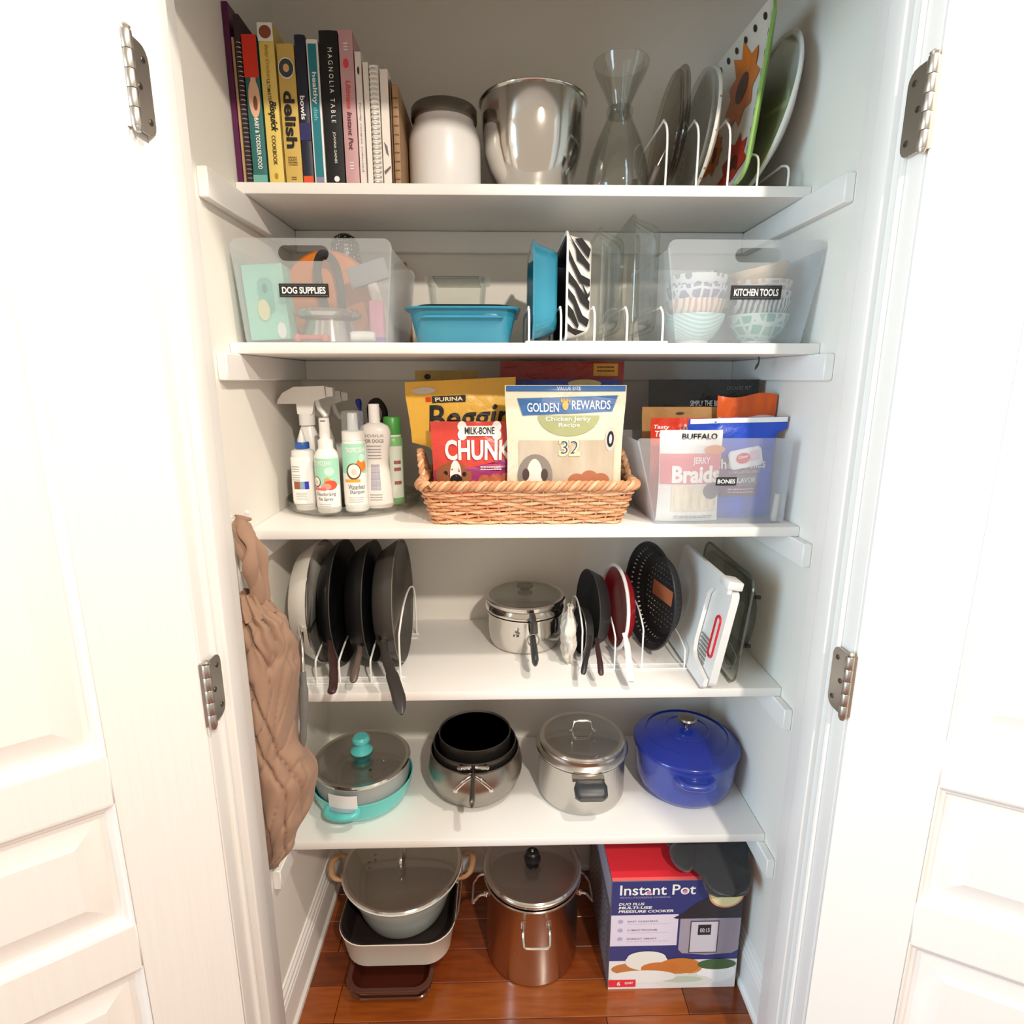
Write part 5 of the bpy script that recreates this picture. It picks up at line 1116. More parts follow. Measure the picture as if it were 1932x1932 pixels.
# ------------------------------------------------------------------ right rack and what stands in it
yr4 = .085
big = A(1133, 1140, .111).x; sml = big-.030; skl = A(1187, 1130, .107).x; crc = .331
u4 = [sml-.012, (big+.032+skl-.032)/2, skl+.030, .357, .404]
ro = thing('wire_rack', 'white wire rack under the small pans and white slicer', 'rack', (u4[0], 0, S4), group='white wire dish racks')
r = .0019; xs = [q-u4[0] for q in u4]
for yy in (yr4, yr4+.022, yr4+.17, yr4+.19): MB().tube([(xs[0]-.006, yy, r+.0004), (xs[-1]+.004, yy, r+.0004)], r, 8).build('base_rail', WIREW, ro)
for i, x in enumerate(xs):
    h = (.125, .10, .125, .06, .045)[i]
    MB().tube(smoothpath([(x, yr4, r), (x, yr4+.001, h*.6), (x, yr4+.006, h*.8), (x, yr4+.06, h), (x, yr4+.13, h), (x, yr4+.188, h*.7), (x, yr4+.19, r)], 5), r, 8).build('divider', WIREW, ro)
def standing(name, label, cat, u, v, yc, R, ax, hpts, hr, mats, depth, hmat, group=None, flat=.62, rest=.005):
    ax = Vector(ax).normalized(); z0 = S4+rest+R*math.sqrt(1-ax.z**2)
    near = Vector((0, -1, 0)); near = (near-ax*near.dot(ax)).normalized()
    cx = (A(u, v, yc-R).x if u > 1 else u)-near.x*R-ax.x*depth
    o = thing(name, label, cat, (cx, yc, z0), z=ax, x=(0, -.96, -.3), group=group)
    b = R*.78
    MB().lathe([(.0002, 0), (b, 0), (b+.006, .003), (R-.001, depth-.002), (R, depth), (R-.0025, depth), (b+.003, .006), (b-.002, .003), (.0002, .003)], 52).build('pan_body', mats[0], o)
    MB().tube([((R-.001)*math.cos(2*PI*k/52), (R-.001)*math.sin(2*PI*k/52), depth) for k in range(52)], .0012, 6, True).build('rim', mats[1], o)
    inv = o.rotation_euler.to_matrix().transposed(); loc = Vector(o.location)
    MB().tube(smoothpath([inv @ (A(*q)-loc) for q in hpts], 5), hr, 10, flat=flat).build('handle', hmat, o)
    return o
BKP = M('pan_charcoal', '#2a2b2d', .5); PLM = M('handle_plum', '#3a2026', .35)
standing('small_pan', 'larger black egg pan standing in the rack with plum handle', 'pan', 1133, 1140, .205, .094, (-.985, -.15, .05), ((1126, 1205, .09), (1128, 1225, .06), (1132, 1250, .025), (1134, 1274, .0)), [.005]*5+[.006]*5+[.0065]*4+[.006, .004], (BKP, M('rim_dark', '#3c3a38', .35)), .032, PLM, 'small black pans in the rack')
standing('small_pan', 'smaller black egg pan in front with dark handle', 'pan', sml, 1170, .165, .056, (-.985, -.15, .05), ((1113, 1200, .09), (1110, 1225, .055), (1104, 1250, .02), (1100, 1272, -.002)), [.0045]*5+[.0055]*5+[.006]*4+[.0055, .004], (BKP, M('rim_silver', '#9d9a96', .3, .8)), .022, M('handle_black', '#2a2526', .35), 'small black pans in the rack')
# crumpled cream cloth
p = Vector((u4[0]-.024, 0, 0))
def crump(a, b):
    th = 2*PI*a; k = b; R = .030*math.sin(PI*min(.97, k+.06))**.6; n = noise.noise(Vector((math.cos(th)*1.7, math.sin(th)*1.7, k*4)))*.011+abs(noise.noise(Vector((math.cos(th)*4, math.sin(th)*4, k*9))))*.007
    return Vector((p.x+(R*.5+n*.8)*math.cos(th), .135+(R*1.4+n)*math.sin(th), S4+.001+.135*k))
tag(MB().grid(crump, 40, 36, wrap=True).build('dish_cloth', M('cream_cloth', '#e4ddd2', .85), smooth=60), 'crumpled cream cloth tucked beside the small black pans', 'cloth')
# red pan with white rim and handle
o = standing('skillet', 'red round skillet with white rim and long white handle', 'pan', 1187, 1130, .205, .098, (-.985, -.12, .05), ((1178, 1195, .105), (1183, 1215, .08), (1187, 1250, .03), (1191, 1286, -.01)), [.0055]*5+[.007]*5+[.0085]*4+[.008, .006], (M('red_enamel', '#b01f2e', .28, coat=.3), WHITE), .024, WHITE, flat=.55)
MB().tube([((.0985)*math.cos(2*PI*k/52), (.0985)*math.sin(2*PI*k/52), .0245) for k in range(52)], .0042, 8, True).build('white_rim', WHITE, o)
# perforated pizza crisper
yc = .20; R = .128; ax = Vector((-.975, -.21, .06)).normalized(); cx = crc
o = thing('pizza_crisper', 'black perforated pizza crisper pan with copper label', 'pan', (cx, yc, S4+.005+R*math.sqrt(1-ax.z**2)), z=ax, x=(0, -1, 0))
BK = M('crisper_black', '#232427', .45); RB = .093; DW = .034
up = 1 if ax.cross(Vector((0, -1, 0))).z > 0 else -1
def shell(flat, holes, f3, seam=False):
    """perforated sheet: a flat outline with holes, mapped into space by f3(a, b, side)"""
    q_ = MB().holed(flat, holes, 0, 1)
    q_.v = [Vector(f3(v.x, v.z, v.y)) for v in q_.v]; return q_
slots = []
for i in range(-5, 6):
    for j in range(-6, 7):
        x_, y_ = i*.014, j*.0125
        if math.hypot(x_, y_) > .078 or (-.05 < x_ < .06 and -.018 < up*y_ < .034): continue
        slots.append([(x_-.0042, y_-.0013), (x_+.0042, y_-.0013), (x_+.0042, y_+.0013), (x_-.0042, y_+.0013)])
shell([(RB*math.cos(2*PI*k/72), RB*math.sin(2*PI*k/72)) for k in range(72)], slots, lambda a_, b_, s_: (a_, b_, .0016*s_)).build('perforated_base', BK, o, smooth=0)
NH = 54; LW = 2*PI
holes = []
for row_, (w0, hr) in enumerate(((.30, .17), (.68, .17))):
    for k in range(NH):
        c_ = LW*(k+.5)/NH; holes.append([(c_+.022*math.cos(2*PI*m_/8), w0+hr*.72*.5*math.sin(2*PI*m_/8)*1.25) for m_ in range(8)])
strip = [(LW*k/NH, 0) for k in range(NH+1)]+[(LW*k/NH, 1) for k in range(NH, -1, -1)]
def cone(a_, b_, s_):
    r_ = RB-.001+(R-.004-RB+.001)*b_-.0016*s_*.7; return (r_*math.cos(a_), r_*math.sin(a_), .0005+DW*b_+.0016*s_*.7)
shell(strip, holes, cone).build('perforated_wall', BK, o, smooth=0)
MB().tube([((R-.003)*math.cos(2*PI*k/64), (R-.003)*math.sin(2*PI*k/64), DW+.001) for k in range(64)], .0026, 8, True).build('rim', BK, o)
y0_, y1_ = sorted((up*-.010, up*.026))
MB().rbox(-.042, .052, y0_, y1_, .0015, .0026, .0004, 1).build('copper_label', M('copper_label', '#c2714a', .5), o)
# white slicer: ribbed board behind a C shaped frame board, leaning right
def rl(x0, x1, z0, z1, r, n=5):
    P = []
    for (cx_, cz_, a0) in ((x1-r, z0+r, -PI/2), (x1-r, z1-r, 0), (x0+r, z1-r, PI/2), (x0+r, z0+r, PI)):
        for k in range(n+1): a_ = a0+PI/2*k/n; P.append((cx_+r*math.cos(a_), cz_+r*math.sin(a_)))
    return P
o = thing('slicer_board', 'white slicer with C shaped frame board and red grip slot', 'slicer', (.372, .0, S4+.0055), rot=(0, .17, .01))
H = .236; SW = M('slicer_white', '#f0efed', .35)
cpts = [(-.006, .0), (.262, .0), (.270, .008), (.270, H-.008), (.262, H), (-.006, H), (-.012, H-.006), (-.012, H-.026)]
cpts += [(.050, H-.036), (.066, H-.042), (.076, H-.056), (.080, .07), (.074, .048), (.060, .036), (.012, .026), (-.012, .022), (-.012, .006)]
m = MB().holed(cpts, [], -.009, .0)
for v in m.v: v.x, v.y = v.y, v.x
m.build('frame_board', SW, o, smooth=30)
m = MB().holed(rl(-.014, .255, .002, H-.018, .018), [], .002, .018)
for v in m.v: v.x, v.y = v.y, v.x
m.build('ribbed_board', M('slicer_white2', '#eeedea', .4, bump=(90, .25, .001, (1, 8, 1))), o, smooth=30)
MB().tube([(.0015, y_, z_) for y_, z_ in rl(.004, .026, .062, .152, .0108, 6)], .0030, 8, True).build('red_grip', M('slicer_red', '#d0232f', .35), o)
for i in range(7): MB().box(-.0005, .0022, .030, .074, .034+i*.009, .038+i*.009).build('blade_rib', M('rib_grey', '#8f8c86', .4), o, smooth=0)
MB().rbox(-.012, .020, -.015, .03, H-.016, H+.002, .003).build('clip', SW, o)
# clear glass roaster: wide flange, round bulge with small black feet, leaning at the wall
GD = GLASS('roaster_glass', '#f3f5f1', '#b0b6ad', .06)
ax = Vector((.985, -.02, -.10)).normalized()
o = thing('glass_roaster', 'clear glass roasting dish with black feet standing on edge by the wall', 'baking dish', (.449, .150, S4+.1225), z=ax, x=(0, 0, 1))
t_ = .004
outer = [(.118, .148, .03, 0), (.120, .150, .03, .003), (.108, .128, .07, .006), (.102, .112, .095, .022), (.094, .100, .092, .042), (.07, .075, .068, .055), (.02, .02, .019, .059)]
inner = [(a_-t_, b_-t_, max(.004, c_-t_), z_-t_*.8) for a_, b_, c_, z_ in outer[2:]][::-1]
MB().rrect(outer+inner+[(.108, .138, .05, .0)], 8).build('dish', GD, o)
MB().tube([(x_, y_, .0015) for x_, y_ in rl(-.119, .119, -.149, .149, .03, 8)], .0026, 8, True).build('rim_edge', GLASS('edge_glass', '#dfe3dd', '#8d938c', .12), o)
for x_, y_ in ((-.06, -.07), (.055, -.065), (.055, .07), (-.06, .07)): MB().lathe([(.0002, 0), (.0045, 0), (.0045, .010), (.0002, .011)], 12, (x_, y_, .047)).build('foot', BLACKP, o)
# ================================================================== fifth shelf: pots
def knob_mush(o, z, r, h, mat, name='lid_knob', n=32):
    MB().lathe([(.0002, z), (r*1.25, z), (r*1.3, z+.003), (r*.9, z+h*.3), (r*.55, z+h*.42), (r*.6, z+h*.55), (r, z+h*.68), (r*1.02, z+h*.85), (r*.8, z+h), (.0002, z+h*1.02)], n).build(name, mat, o)
g = G(686, 1552, S5); R = .118; y = g.y+R*.80; x = A(688, 1500, y).x; x = max(x, -XW+R+.006)
TEAL = M('aqua_enamel', '#62d3d0', .25, coat=.4)
o = thing('saute_pan', 'wide aqua pan with loop grip under the lidded grey pan', 'pan', (x, y, S5), rz=.0)
MB().lathe([(.0002, 0), (.078, 0), (.086, .003), (.098, .016), (.105, .036), (.107, .052), (.1085, .055), (.1065, .056), (.1045, .052), (.102, .036), (.095, .017), (.084, .006), (.0002, .005)], 64).build('outer_pan', TEAL, o)
MB().lathe([(.0002, .012), (.08, .012), (.094, .024), (.1005, .056), (.1015, .086), (.1035, .089), (.1025, .0905), (.0995, .087), (.098, .058), (.092, .028), (.0002, .016)], 64).build('inner_pan', M('pan_steelblue', '#b4babb', .35, .12), o)
zl = .093
lid(o, .1005, zl, .016); knob_mush(o, zl+.017, .0185, .036, M('aqua_knob', '#5fd0cf', .4))
MB().lathe([(.0002, 0), (.0035, 0), (.003, .002), (.0002, .003)], 12, (.052, -.028, zl+.0115)).build('steam_vent', CHROME, o); MB().lathe([(.0002, 0), (.004, 0), (.0002, .001)], 12, (.03, -.055, zl+.010)).build('vent_hole', BLACKP, o)
MB().tube(smoothpath([(-.052, -.094, .046), (-.048, -.112, .044), (-.030, -.120, .042), (-.006, -.122, .042), (.010, -.116, .044), (.012, -.100, .046)], 5), .0075, 10, flat=.9).build('side_grip', TEAL, o)
f = cylfn(.1025, 1); pt = patch(o, 'paper_tag', M('tag_white', '#f0eff0', .5), f, -.45, .12, .05, .082, 8, 3, .007); patch(o, 'paper_tag', M('tag_blue', '#b7cbe0', .5), f, -.5, .1, .044, .053, 8, 1, .0078)
o.scale = (1.1,)*3
split(o, ('inner_pan', 'glass_lid', 'lid_rim', 'lid_knob', 'steam_vent', 'vent_hole', 'paper_tag'), 'lidded_pan', 'grey pan with glass lid and aqua knob inside the aqua pan', 'pan')
# nested steel belly pan with black pans
g = G(897, 1525, S5); R = .116; y = g.y+R*.70; x = A(897, 1460, y).x
HAM = M('satin_steel_dark', '#a29b93', .3, 1, bump=(45, .12, .003))
o = thing('belly_pan', 'round-bellied steel pan holding two smaller pans', 'pan', (x, y, S5))
MB().lathe([(.0002, 0), (.066, 0), (.074, .003), (.092, .022), (.102, .05), (.103, .068), (.098, .090), (.0955, .097), (.0965, .099), (.094, .1), (.0935, .096), (.096, .088), (.1005, .067), (.0995, .05), (.09, .024), (.07, .006), (.0002, .005)], 64).build('pan_body', HAM, o)
MB().lathe([(.0002, .03), (.066, .03), (.085, .055), (.0895, .085), (.088, .112), (.0895, .116), (.0875, .117), (.0855, .113), (.087, .086), (.083, .057), (.0002, .034)], 64).build('middle_pan', M('pan_darksteel', '#6e6a66', .3, .9), o)
MB().lathe([(.0002, .06), (.06, .06), (.072, .075), (.0755, .105), (.0765, .134), (.078, .138), (.076, .139), (.074, .135)], 60).build('small_pan', M('pan_darksteel', '#6e6a66', .3, .9), o)
MB().lathe([(.074, .135), (.0725, .105), (.069, .078), (.06, .066), (.0002, .064)], 60).build('nonstick_lining', NONSTK, o)
STG = M('handle_steel', '#8d857b', .33, 1)
MB().tube(smoothpath([(.0, -.086, .098), (.0, -.100, .100), (.0, -.128, .092), (.0, -.15, .085), (.0, -.165, .082)], 5), [.007]*6+[.009]*5+[.011]*5+[.012, .012, .011, .009, .005], 12, flat=.5).build('handle', STG, o)
for s in (-1, 1):
    MB().tube(smoothpath([(s*.004, -.098, .094), (s*.018, -.104, .088), (s*.034, -.102, .070), (s*.036, -.100, .062)], 5), .0045, 8, flat=.5).build('handle_bracket', CHROME, o)
    MB().tube(smoothpath([(s*.005, -.09, .112), (s*.02, -.094, .113), (s*.03, -.088, .108)], 5), .004, 8).build('grip_bracket', CHROME, o)
o.scale = (1.13,)*3
split(o, ('middle_pan', 'grip_bracket'), 'nested_pan', 'dark steel pan nested in the round-bellied pan', 'pan')
split(o, ('small_pan', 'nonstick_lining'), 'nested_pan', 'small pan with black nonstick lining topmost in the nested set', 'pan')
# steel pot with glass lid
g = G(1095, 1535, S5); R = .108; y = g.y+R*.84; x = A(1095, 1480, y).x
o = thing('stock_saucepan', 'steel pot with black side handle beside the blue dutch oven', 'pot', (x, y, S5))
pot_body(MB(), .095, .105, .012, .002, 0, .004).build('pot_body', STEEL, o)
MB().lathe([(.0002, .06), (.075, .06), (.088, .075), (.091, .103), (.1, .108), (.101, .112), (.098, .116), (.093, .119), (.0935, .127), (.0915, .128), (.0905, .119), (.089, .105), (.0002, .064)], 64).build('inner_pot', STEEL, o)
zl = .131; lid(o, .0885, zl, .014)
MB().tube(smoothpath([(-.03, -.004, zl+.013), (-.022, 0, zl+.016), (-.017, 0, zl+.034), (0, 0, zl+.036), (.017, 0, zl+.034), (.022, 0, zl+.016), (.03, -.004, zl+.013)], 5), .0026, 8).build('lid_handle', CHROME, o)
MB().prism([(-.033, .094), (.033, .094), (.033, .100), (-.033, .100)], -.104, -.09).build('handle_bracket', CHROME, o)
MB().rrect([(.030, .008, .006, 0), (.034, .013, .010, .010), (.033, .013, .010, .028), (.026, .009, .008, .034)], 5).build('side_handle', SLT, o); h_ = o.children[-1]; h_.rotation_euler = (PI/2+.5, 0, 0); h_.location = (.004, -.099, .087)
o.scale = (1.11,)*3
split(o, ('inner_pot', 'glass_lid', 'lid_rim', 'lid_handle'), 'nested_pot', 'smaller steel pot with glass lid and wire handle inside the steel pot', 'pot')
# blue dutch oven
g = G(1310, 1528, S5); R = .128; y = g.y+R*.80; x = .4075
NAVY = M('cobalt_enamel', '#2338a0', .2, vary=('#1b2c84', 4), coat=.5); PERI = M('cobalt_enamel_body', '#33459f', .22, coat=.5)
o = thing('dutch_oven', 'cobalt blue enamelled dutch oven with steel knob', 'dutch oven', (x, y, S5), rz=-.12)
MB().lathe([(.0002, 0), (.088, 0), (.098, .004), (.108, .018), (.114, .045), (.1175, .1), (.1175, .104), (.0002, .104)], 64).build('pot_body', PERI, o)
MB().lathe([(.0002, .104), (.1185, .104), (.1215, .107), (.1215, .113), (.119, .116), (.112, .118), (.095, .131), (.06, .140), (.028, .144), (.02, .146), (.0002, .146)], 64).build('lid', NAVY, o)
for rr, zz in ((.094, .1318), (.05, .1412)): MB().tube([(rr*math.cos(2*PI*k/56), rr*math.sin(2*PI*k/56), zz) for k in range(56)], .0015, 6, True).build('lid_ring', NAVY, o)
MB().lathe([(.0002, .146), (.008, .146), (.007, .156), (.009, .160), (.020, .163), (.0215, .167), (.019, .171), (.010, .173), (.0002, .173)], 32).build('lid_knob', M('steel_knob', '#9b948c', .3, 1), o)
hm_ = MB(); P = smoothpath([(-.038, -.110, .088), (-.032, -.128, .088), (-.016, -.136, .086), (.016, -.136, .086), (.032, -.128, .088), (.038, -.110, .088)], 5)
hm_.tube(P, .008, 10, flat=1).build('loop_handle', PERI, o); MB().rbox(-.030, .030, -.130, -.108, .084, .092, .003).build('loop_web', PERI, o)
MB().tube([(-q[0], -q[1], q[2]) for q in P], .008, 10).build('loop_handle', PERI, o)
o.scale = (1.055,)*3
# ================================================================== on the floor
# amber glass dish below, white baking dish on it, white pan on top
AMB = M('amber_glass', '#4b1f14', .18, coat=.5)
x = A(733, 1880, -.01).x; y = .122
o = thing('glass_casserole', 'dark amber glass casserole under the white baking dish', 'casserole', (x, y, .0005))
wf = A(812, 1880, 0).x-A(655, 1880, 0).x
dish_part(MB(), .098, .135, .045, .012, .006, .03, .005).build('dish', AMB, o)
for z_ in (.014, .028): MB().rrect([(.093, .130, .03, z_-.002), (.0955, .1325, .03, z_), (.093, .130, .03, z_+.002)], 6, False, False).build('rib', AMB, o)
WD = M('white_ceramic', '#e9e2d9', .28, coat=.3); IN = M('dish_dark_inside', '#2d2523', .35)
zd = .046
o = thing('baking_dish', 'large white ceramic baking dish with dark inside under the lidded pan', 'baking dish', (A(745, 1790, .04).x, .190, zd))
hd = .085
m = MB().rrect([(.118, .140, .05, 0), (.128, .150, .06, .006), (.140, .163, .07, hd-.006), (.1425, .1655, .07, hd-.002), (.1415, .1645, .07, hd)], 8, True, False); m.build('outside', WD, o)
MB().rrect([(.1415, .1645, .07, hd), (.138, .161, .068, hd-.001), (.125, .147, .058, .010), (.115, .135, .05, .007)], 8, False, True).build('inside', IN, o)
MB().tube(smoothpath([(.1405, -.11, hd+.004), (.149, -.08, hd+.005), (.1505, .04, hd+.005), (.142, .10, hd+.004)], 8), .0022, 8).build('wire_handle', CHROME, o)
zp = zd+.0075
yp = .208; xp = A(745, 1790, .04).x-.004
o = thing('saute_pan', 'white saute pan with glass lid and wooden side handles', 'pan', (xp, yp, zp), rz=0)
PW = M('mint_white_enamel', '#dfe5e2', .25, coat=.4)
hp_ = .130
MB().lathe([(.0002, 0), (.092, 0), (.104, .004), (.113, .022), (.123, .055), (.131, .08), (.150, .116), (.154, hp_-.004), (.157, hp_), (.155, hp_+.001), (.151, hp_-.005), (.147, .115), (.128, .08), (.12, .055), (.109, .024), (.10, .006), (.0002, .005)], 64).build('pan_body', PW, o)
zl = hp_+.004; lid(o, .152, zl, .020)
MB().tube(smoothpath([(0, -.032, zl+.018), (0, -.03, zl+.03), (0, -.012, zl+.043), (0, .012, zl+.043), (0, .03, zl+.03), (0, .032, zl+.018)], 5), .005, 10, flat=.6).build('lid_handle', CHROME, o)
for a in (2.6, 2.9): MB().lathe([(.0002, 0), (.004, 0), (.0002, .001)], 12, (.088*math.cos(a), .088*math.sin(a)-.03, zl+.0105)).build('vent_hole', BLACKP, o)
WDN = M('birch_handle', '#cfa27a', .5, vary=('#b98a62', 18, (1, 1, 6)))
for s in (-1, 1):
    MB().tube(smoothpath([(s*.149, -.04*1, hp_-.012), (s*.176, -.034, hp_-.002), (s*.186, 0, hp_+.006), (s*.176, .034, hp_-.002), (s*.149, .04, hp_-.012)], 6), [.004]*3+[.006]*4+[.0078]*11+[.006]*4+[.004]*3, 10).build('side_handle', WDN, o)
    for t in (-.04, .04): MB().lathe([(.0002, 0), (.0055, 0), (.0045, .003), (.0002, .004)], 14, (s*.146, t-.004, hp_-.016)).build('rivet', CHROME, o)
# tall stock pot
g = G(1003, 1865, 0); R = .116; y = g.y+R; x = A(1003, 1780, y).x
o = thing('stock_pot', 'tall polished steel stock pot with glass lid and black knob', 'pot', (x, y, .0004)); h = .225
ST2 = M('stockpot_steel', '#d3cbc3', .2, 1, bump=(60, .02, .001, (1, 1, .02)))
MB().lathe([(.0002, 0), (R-.008, 0), (R-.002, .003), (R, .010), (R, h-.012), (R+.003, h-.008), (R+.006, h-.003), (R+.006, h), (R+.003, h+.001), (R-.002, h-.012), (R-.002, .01), (.0002, .004)], 64).build('pot_body', ST2, o)
MB().lathe([(R-.004, h-.03), (R+.001, h+.004), (R+.006, h+.012), (R+.006, h+.016), (R+.003, h+.018), (R-.002, h+.012), (R-.006, h-.028)], 64).build('steamer_insert', ST2, o)
zl = h+.021; lid(o, R+.001, zl, .016); knob_mush(o, zl+.016, .016, .022, BLACKP)
MB().lathe([(.0002, 0), (.004, 0), (.003, .003), (.0002, .004)], 12, (0, 0, zl+.0385)).build('knob_screw', CHROME, o)
for a in (-PI/2+.02, 0, PI):
    c, s_ = math.cos(a), math.sin(a)
    def q(t, d, z_): return (c*(R+d)-s_*t, s_*(R+d)+c*t, z_)
    z1 = h-.05
    MB().tube(smoothpath([q(-.03, .0, z1+.012), q(-.031, .016, z1+.010), q(-.030, .030, z1-.008), q(-.024, .034, z1-.016), q(.024, .034, z1-.016), q(.030, .030, z1-.008), q(.031, .016, z1+.010), q(.03, .0, z1+.012)], 5), .0033, 8).build('loop_handle', CHROME, o)
    for t in (-.03, .03): MB().tube([q(t, -.001, z1+.02), q(t, .002, z1+.006)], .006, 8, flat=.4).build('handle_plate', CHROME, o)
# pressure cooker box
g0 = G(1146, 1865, 0); g1 = G(1386, 1862, 0); W = g1.x-g0.x; ang = 0.; D = .30
H = A(1150, 1660, g0.y+.003).z
o = thing('appliance_box', 'red and navy pressure cooker carton with food pictures', 'box', ((g0.x+g1.x)/2, (g0.y+g1.y)/2, .0005), rz=math.atan2(g1.y-g0.y, W)+.01)
BOXS = M('box_side_greymauve', '#5e545e', .5, vary=('#7a6f79', 6)); NV = M('box_navy', '#343a78', .42); RED = M('box_red', '#e93440', .42); LV = M('box_lavender', '#e6dcec', .45); PW2 = M('box_white', '#efeaea', .45)
MB().rbox(-W/2, W/2, 0, D, 0, H, .0015, 1).build('carton', BOXS, o, smooth=0)
f = plane((0, -.0002, 0), (W/2, 0, 0), (0, 0, H), (0, -1, 0))
tp = plane((0, 0, H), (W/2, 0, 0), (0, D, 0), (0, 0, 1))
patch(o, 'top_print', RED, tp, -.998, .998, .03, 1, 2, 2, .0005); patch(o, 'top_print', M('print_coral2', '#ff6d70', .4), tp, -.998, .998, .0, .03, 2, 1, .0006); letter(o, 'Duo', WINK, tp, -.5, .2, .45, .6, .0008, .02)
lf = plane((-W/2, D, 0), (0, -D/2, 0), (0, 0, H), (-1, 0, 0)); lf2 = lambda u, v, d=0: lf(u+1, v, d)
patch(o, 'side_print', M('print_greylilac', '#a79fb0', .5), lf2, -.98, .98, .75, .99, 2, 2, .0005); lines(o, M('print_offwhite', '#cfc8c0', .4), lf2, -.8, .8, [.1+.05*i for i in range(12)], .01, .0008)
patch(o, 'front_print', NV, f, -.995, .995, .0, .995, 2, 2, .0004); patch(o, 'front_print', PW2, f, -.995, .995, .0, .27, 2, 2, .0007)
patch(o, 'front_print', LV, f, -.995, .03, .41, .695, 2, 2, .0007)
fb = lambda u, v, d=0: f(u, v, d)
letter(o, 'Instant Pot', WINK, f, -.88, .26, .875, .965, .0012, .012); letter(o, 'REVOLUTIONIZING COOKING', M('print_lilac2', '#b6b0d6', .5), f, -.87, -.12, .848, .862, .0012)
oval(o, 'front_print', M('print_rosepink', '#d98ab0', .5), f, -.445, .897, .035, .016, .0016, 14); oval(o, 'front_print', M('print_rosepink', '#d98ab0', .5), f, .10, .900, .035, .016, .0016, 14)
letter(o, 'DUO PLUS', WINK, f, -.89, -.5, .785, .808, .0012, .02, .2); letter(o, 'MULTI-USE', WINK, f, -.89, -.38, .752, .776, .0012, .03, .15); letter(o, 'PRESSURE COOKER', WINK, f, -.89, -.05, .718, .742, .0012, .03, .15)
for i, (t_, v_) in enumerate((('EASY CLEANING', .63), ('15 SMART PROGRAMS', .55), ('ENERGY SMART', .47))):
    letter(o, t_, M('print_violetgrey', '#8a7f9c', .5), f, -.74, -.28, v_, v_+.016, .0012, .01); oval(o, 'front_icon', M('print_lilac2', '#b6b0d6', .5), f, -.85, v_+.008, .04, .018, .0012, 14); lines(o, M('print_lilacpale', '#cfc6d8', .5), f, -.74, -.1, (v_-.02,), .006, .0012, i)
# pictured cooker
SV = M('print_steel', '#b9aebb', .4, vary=('#8d8391', 3, (4, 1, .2))); DKL = M('print_lid', '#2d2a31', .45)
poly(o, 'front_print', DKL, f, [(-.05, .665), (.08, .70), (.30, .80), (.5, .85), (.99, .86), (.99, .66), (.0, .655)], .0011); poly(o, 'front_print', SV, f, [(.06, .655), (.99, .655), (.99, .36), (.9, .33), (.5, .315), (.12, .335), (.06, .37)], .0013)
MB_ = patch(o, 'front_print', M('print_panelgrey', '#4b4550', .45), f, .22, .66, .335, .635, 2, 2, .0016); patch(o, 'front_print', M('print_panel', '#d5cfd8', .45), f, .235, .645, .345, .625, 2, 2, .0019); patch(o, 'front_print', M('print_screen', '#2b292d', .4), f, .34, .54, .505, .60, 2, 2, .0022); letter(o, '00:15', M('print_screenlit', '#c9c5cc', .5), f, .37, .52, .53, .57, .0026, .02)
oval(o, 'front_print', M('print_peachrim', '#e39b78', .5), f, .73, .875, .27, .125, .0014, 28, PI, 2*PI); oval(o, 'front_print', M('print_cream2', '#e9e0ad', .5), f, .73, .875, .24, .110, .0017, 28, PI, 2*PI)
# pictured food
for a in (((-.42, .265, .33, .085), '#efece4'), ((-.42, .30, .3, .06), '#f3f0e8'), ((-.46, .12, .52, .06), '#f1efec'), ((-.62, .195, .34, .055), '#c77f45'), ((-.2, .2, .3, .055), '#cf7a3c'), ((.1, .215, .33, .075), '#d4803a'), ((.28, .2, .18, .06), '#e2924a'), ((-.5, .15, .3, .02), '#6f7a3a'), ((.68, .15, .30, .10), '#fbf9fb'), ((.68, .225, .30, .05), '#4f6a45'), ((.18, .07, .45, .06), '#e6e6df'), ((.15, .085, .33, .03), '#c9d2c0')):
    q_, c_ = a; oval(o, 'front_print', M('print_food'+c_.strip('#'), c_, .5), f, *q_, o=.0016+.0002*random.random(), n=26)
patch(o, 'front_print', RED, f, -.995, -.57, .025, .095, 2, 2, .0022); letter(o, '6', WINK, f, -.86, -.81, .04, .08, .0026, .03); letter(o, 'QUART', WINK, f, -.74, -.61, .05, .075, .0026, .02)
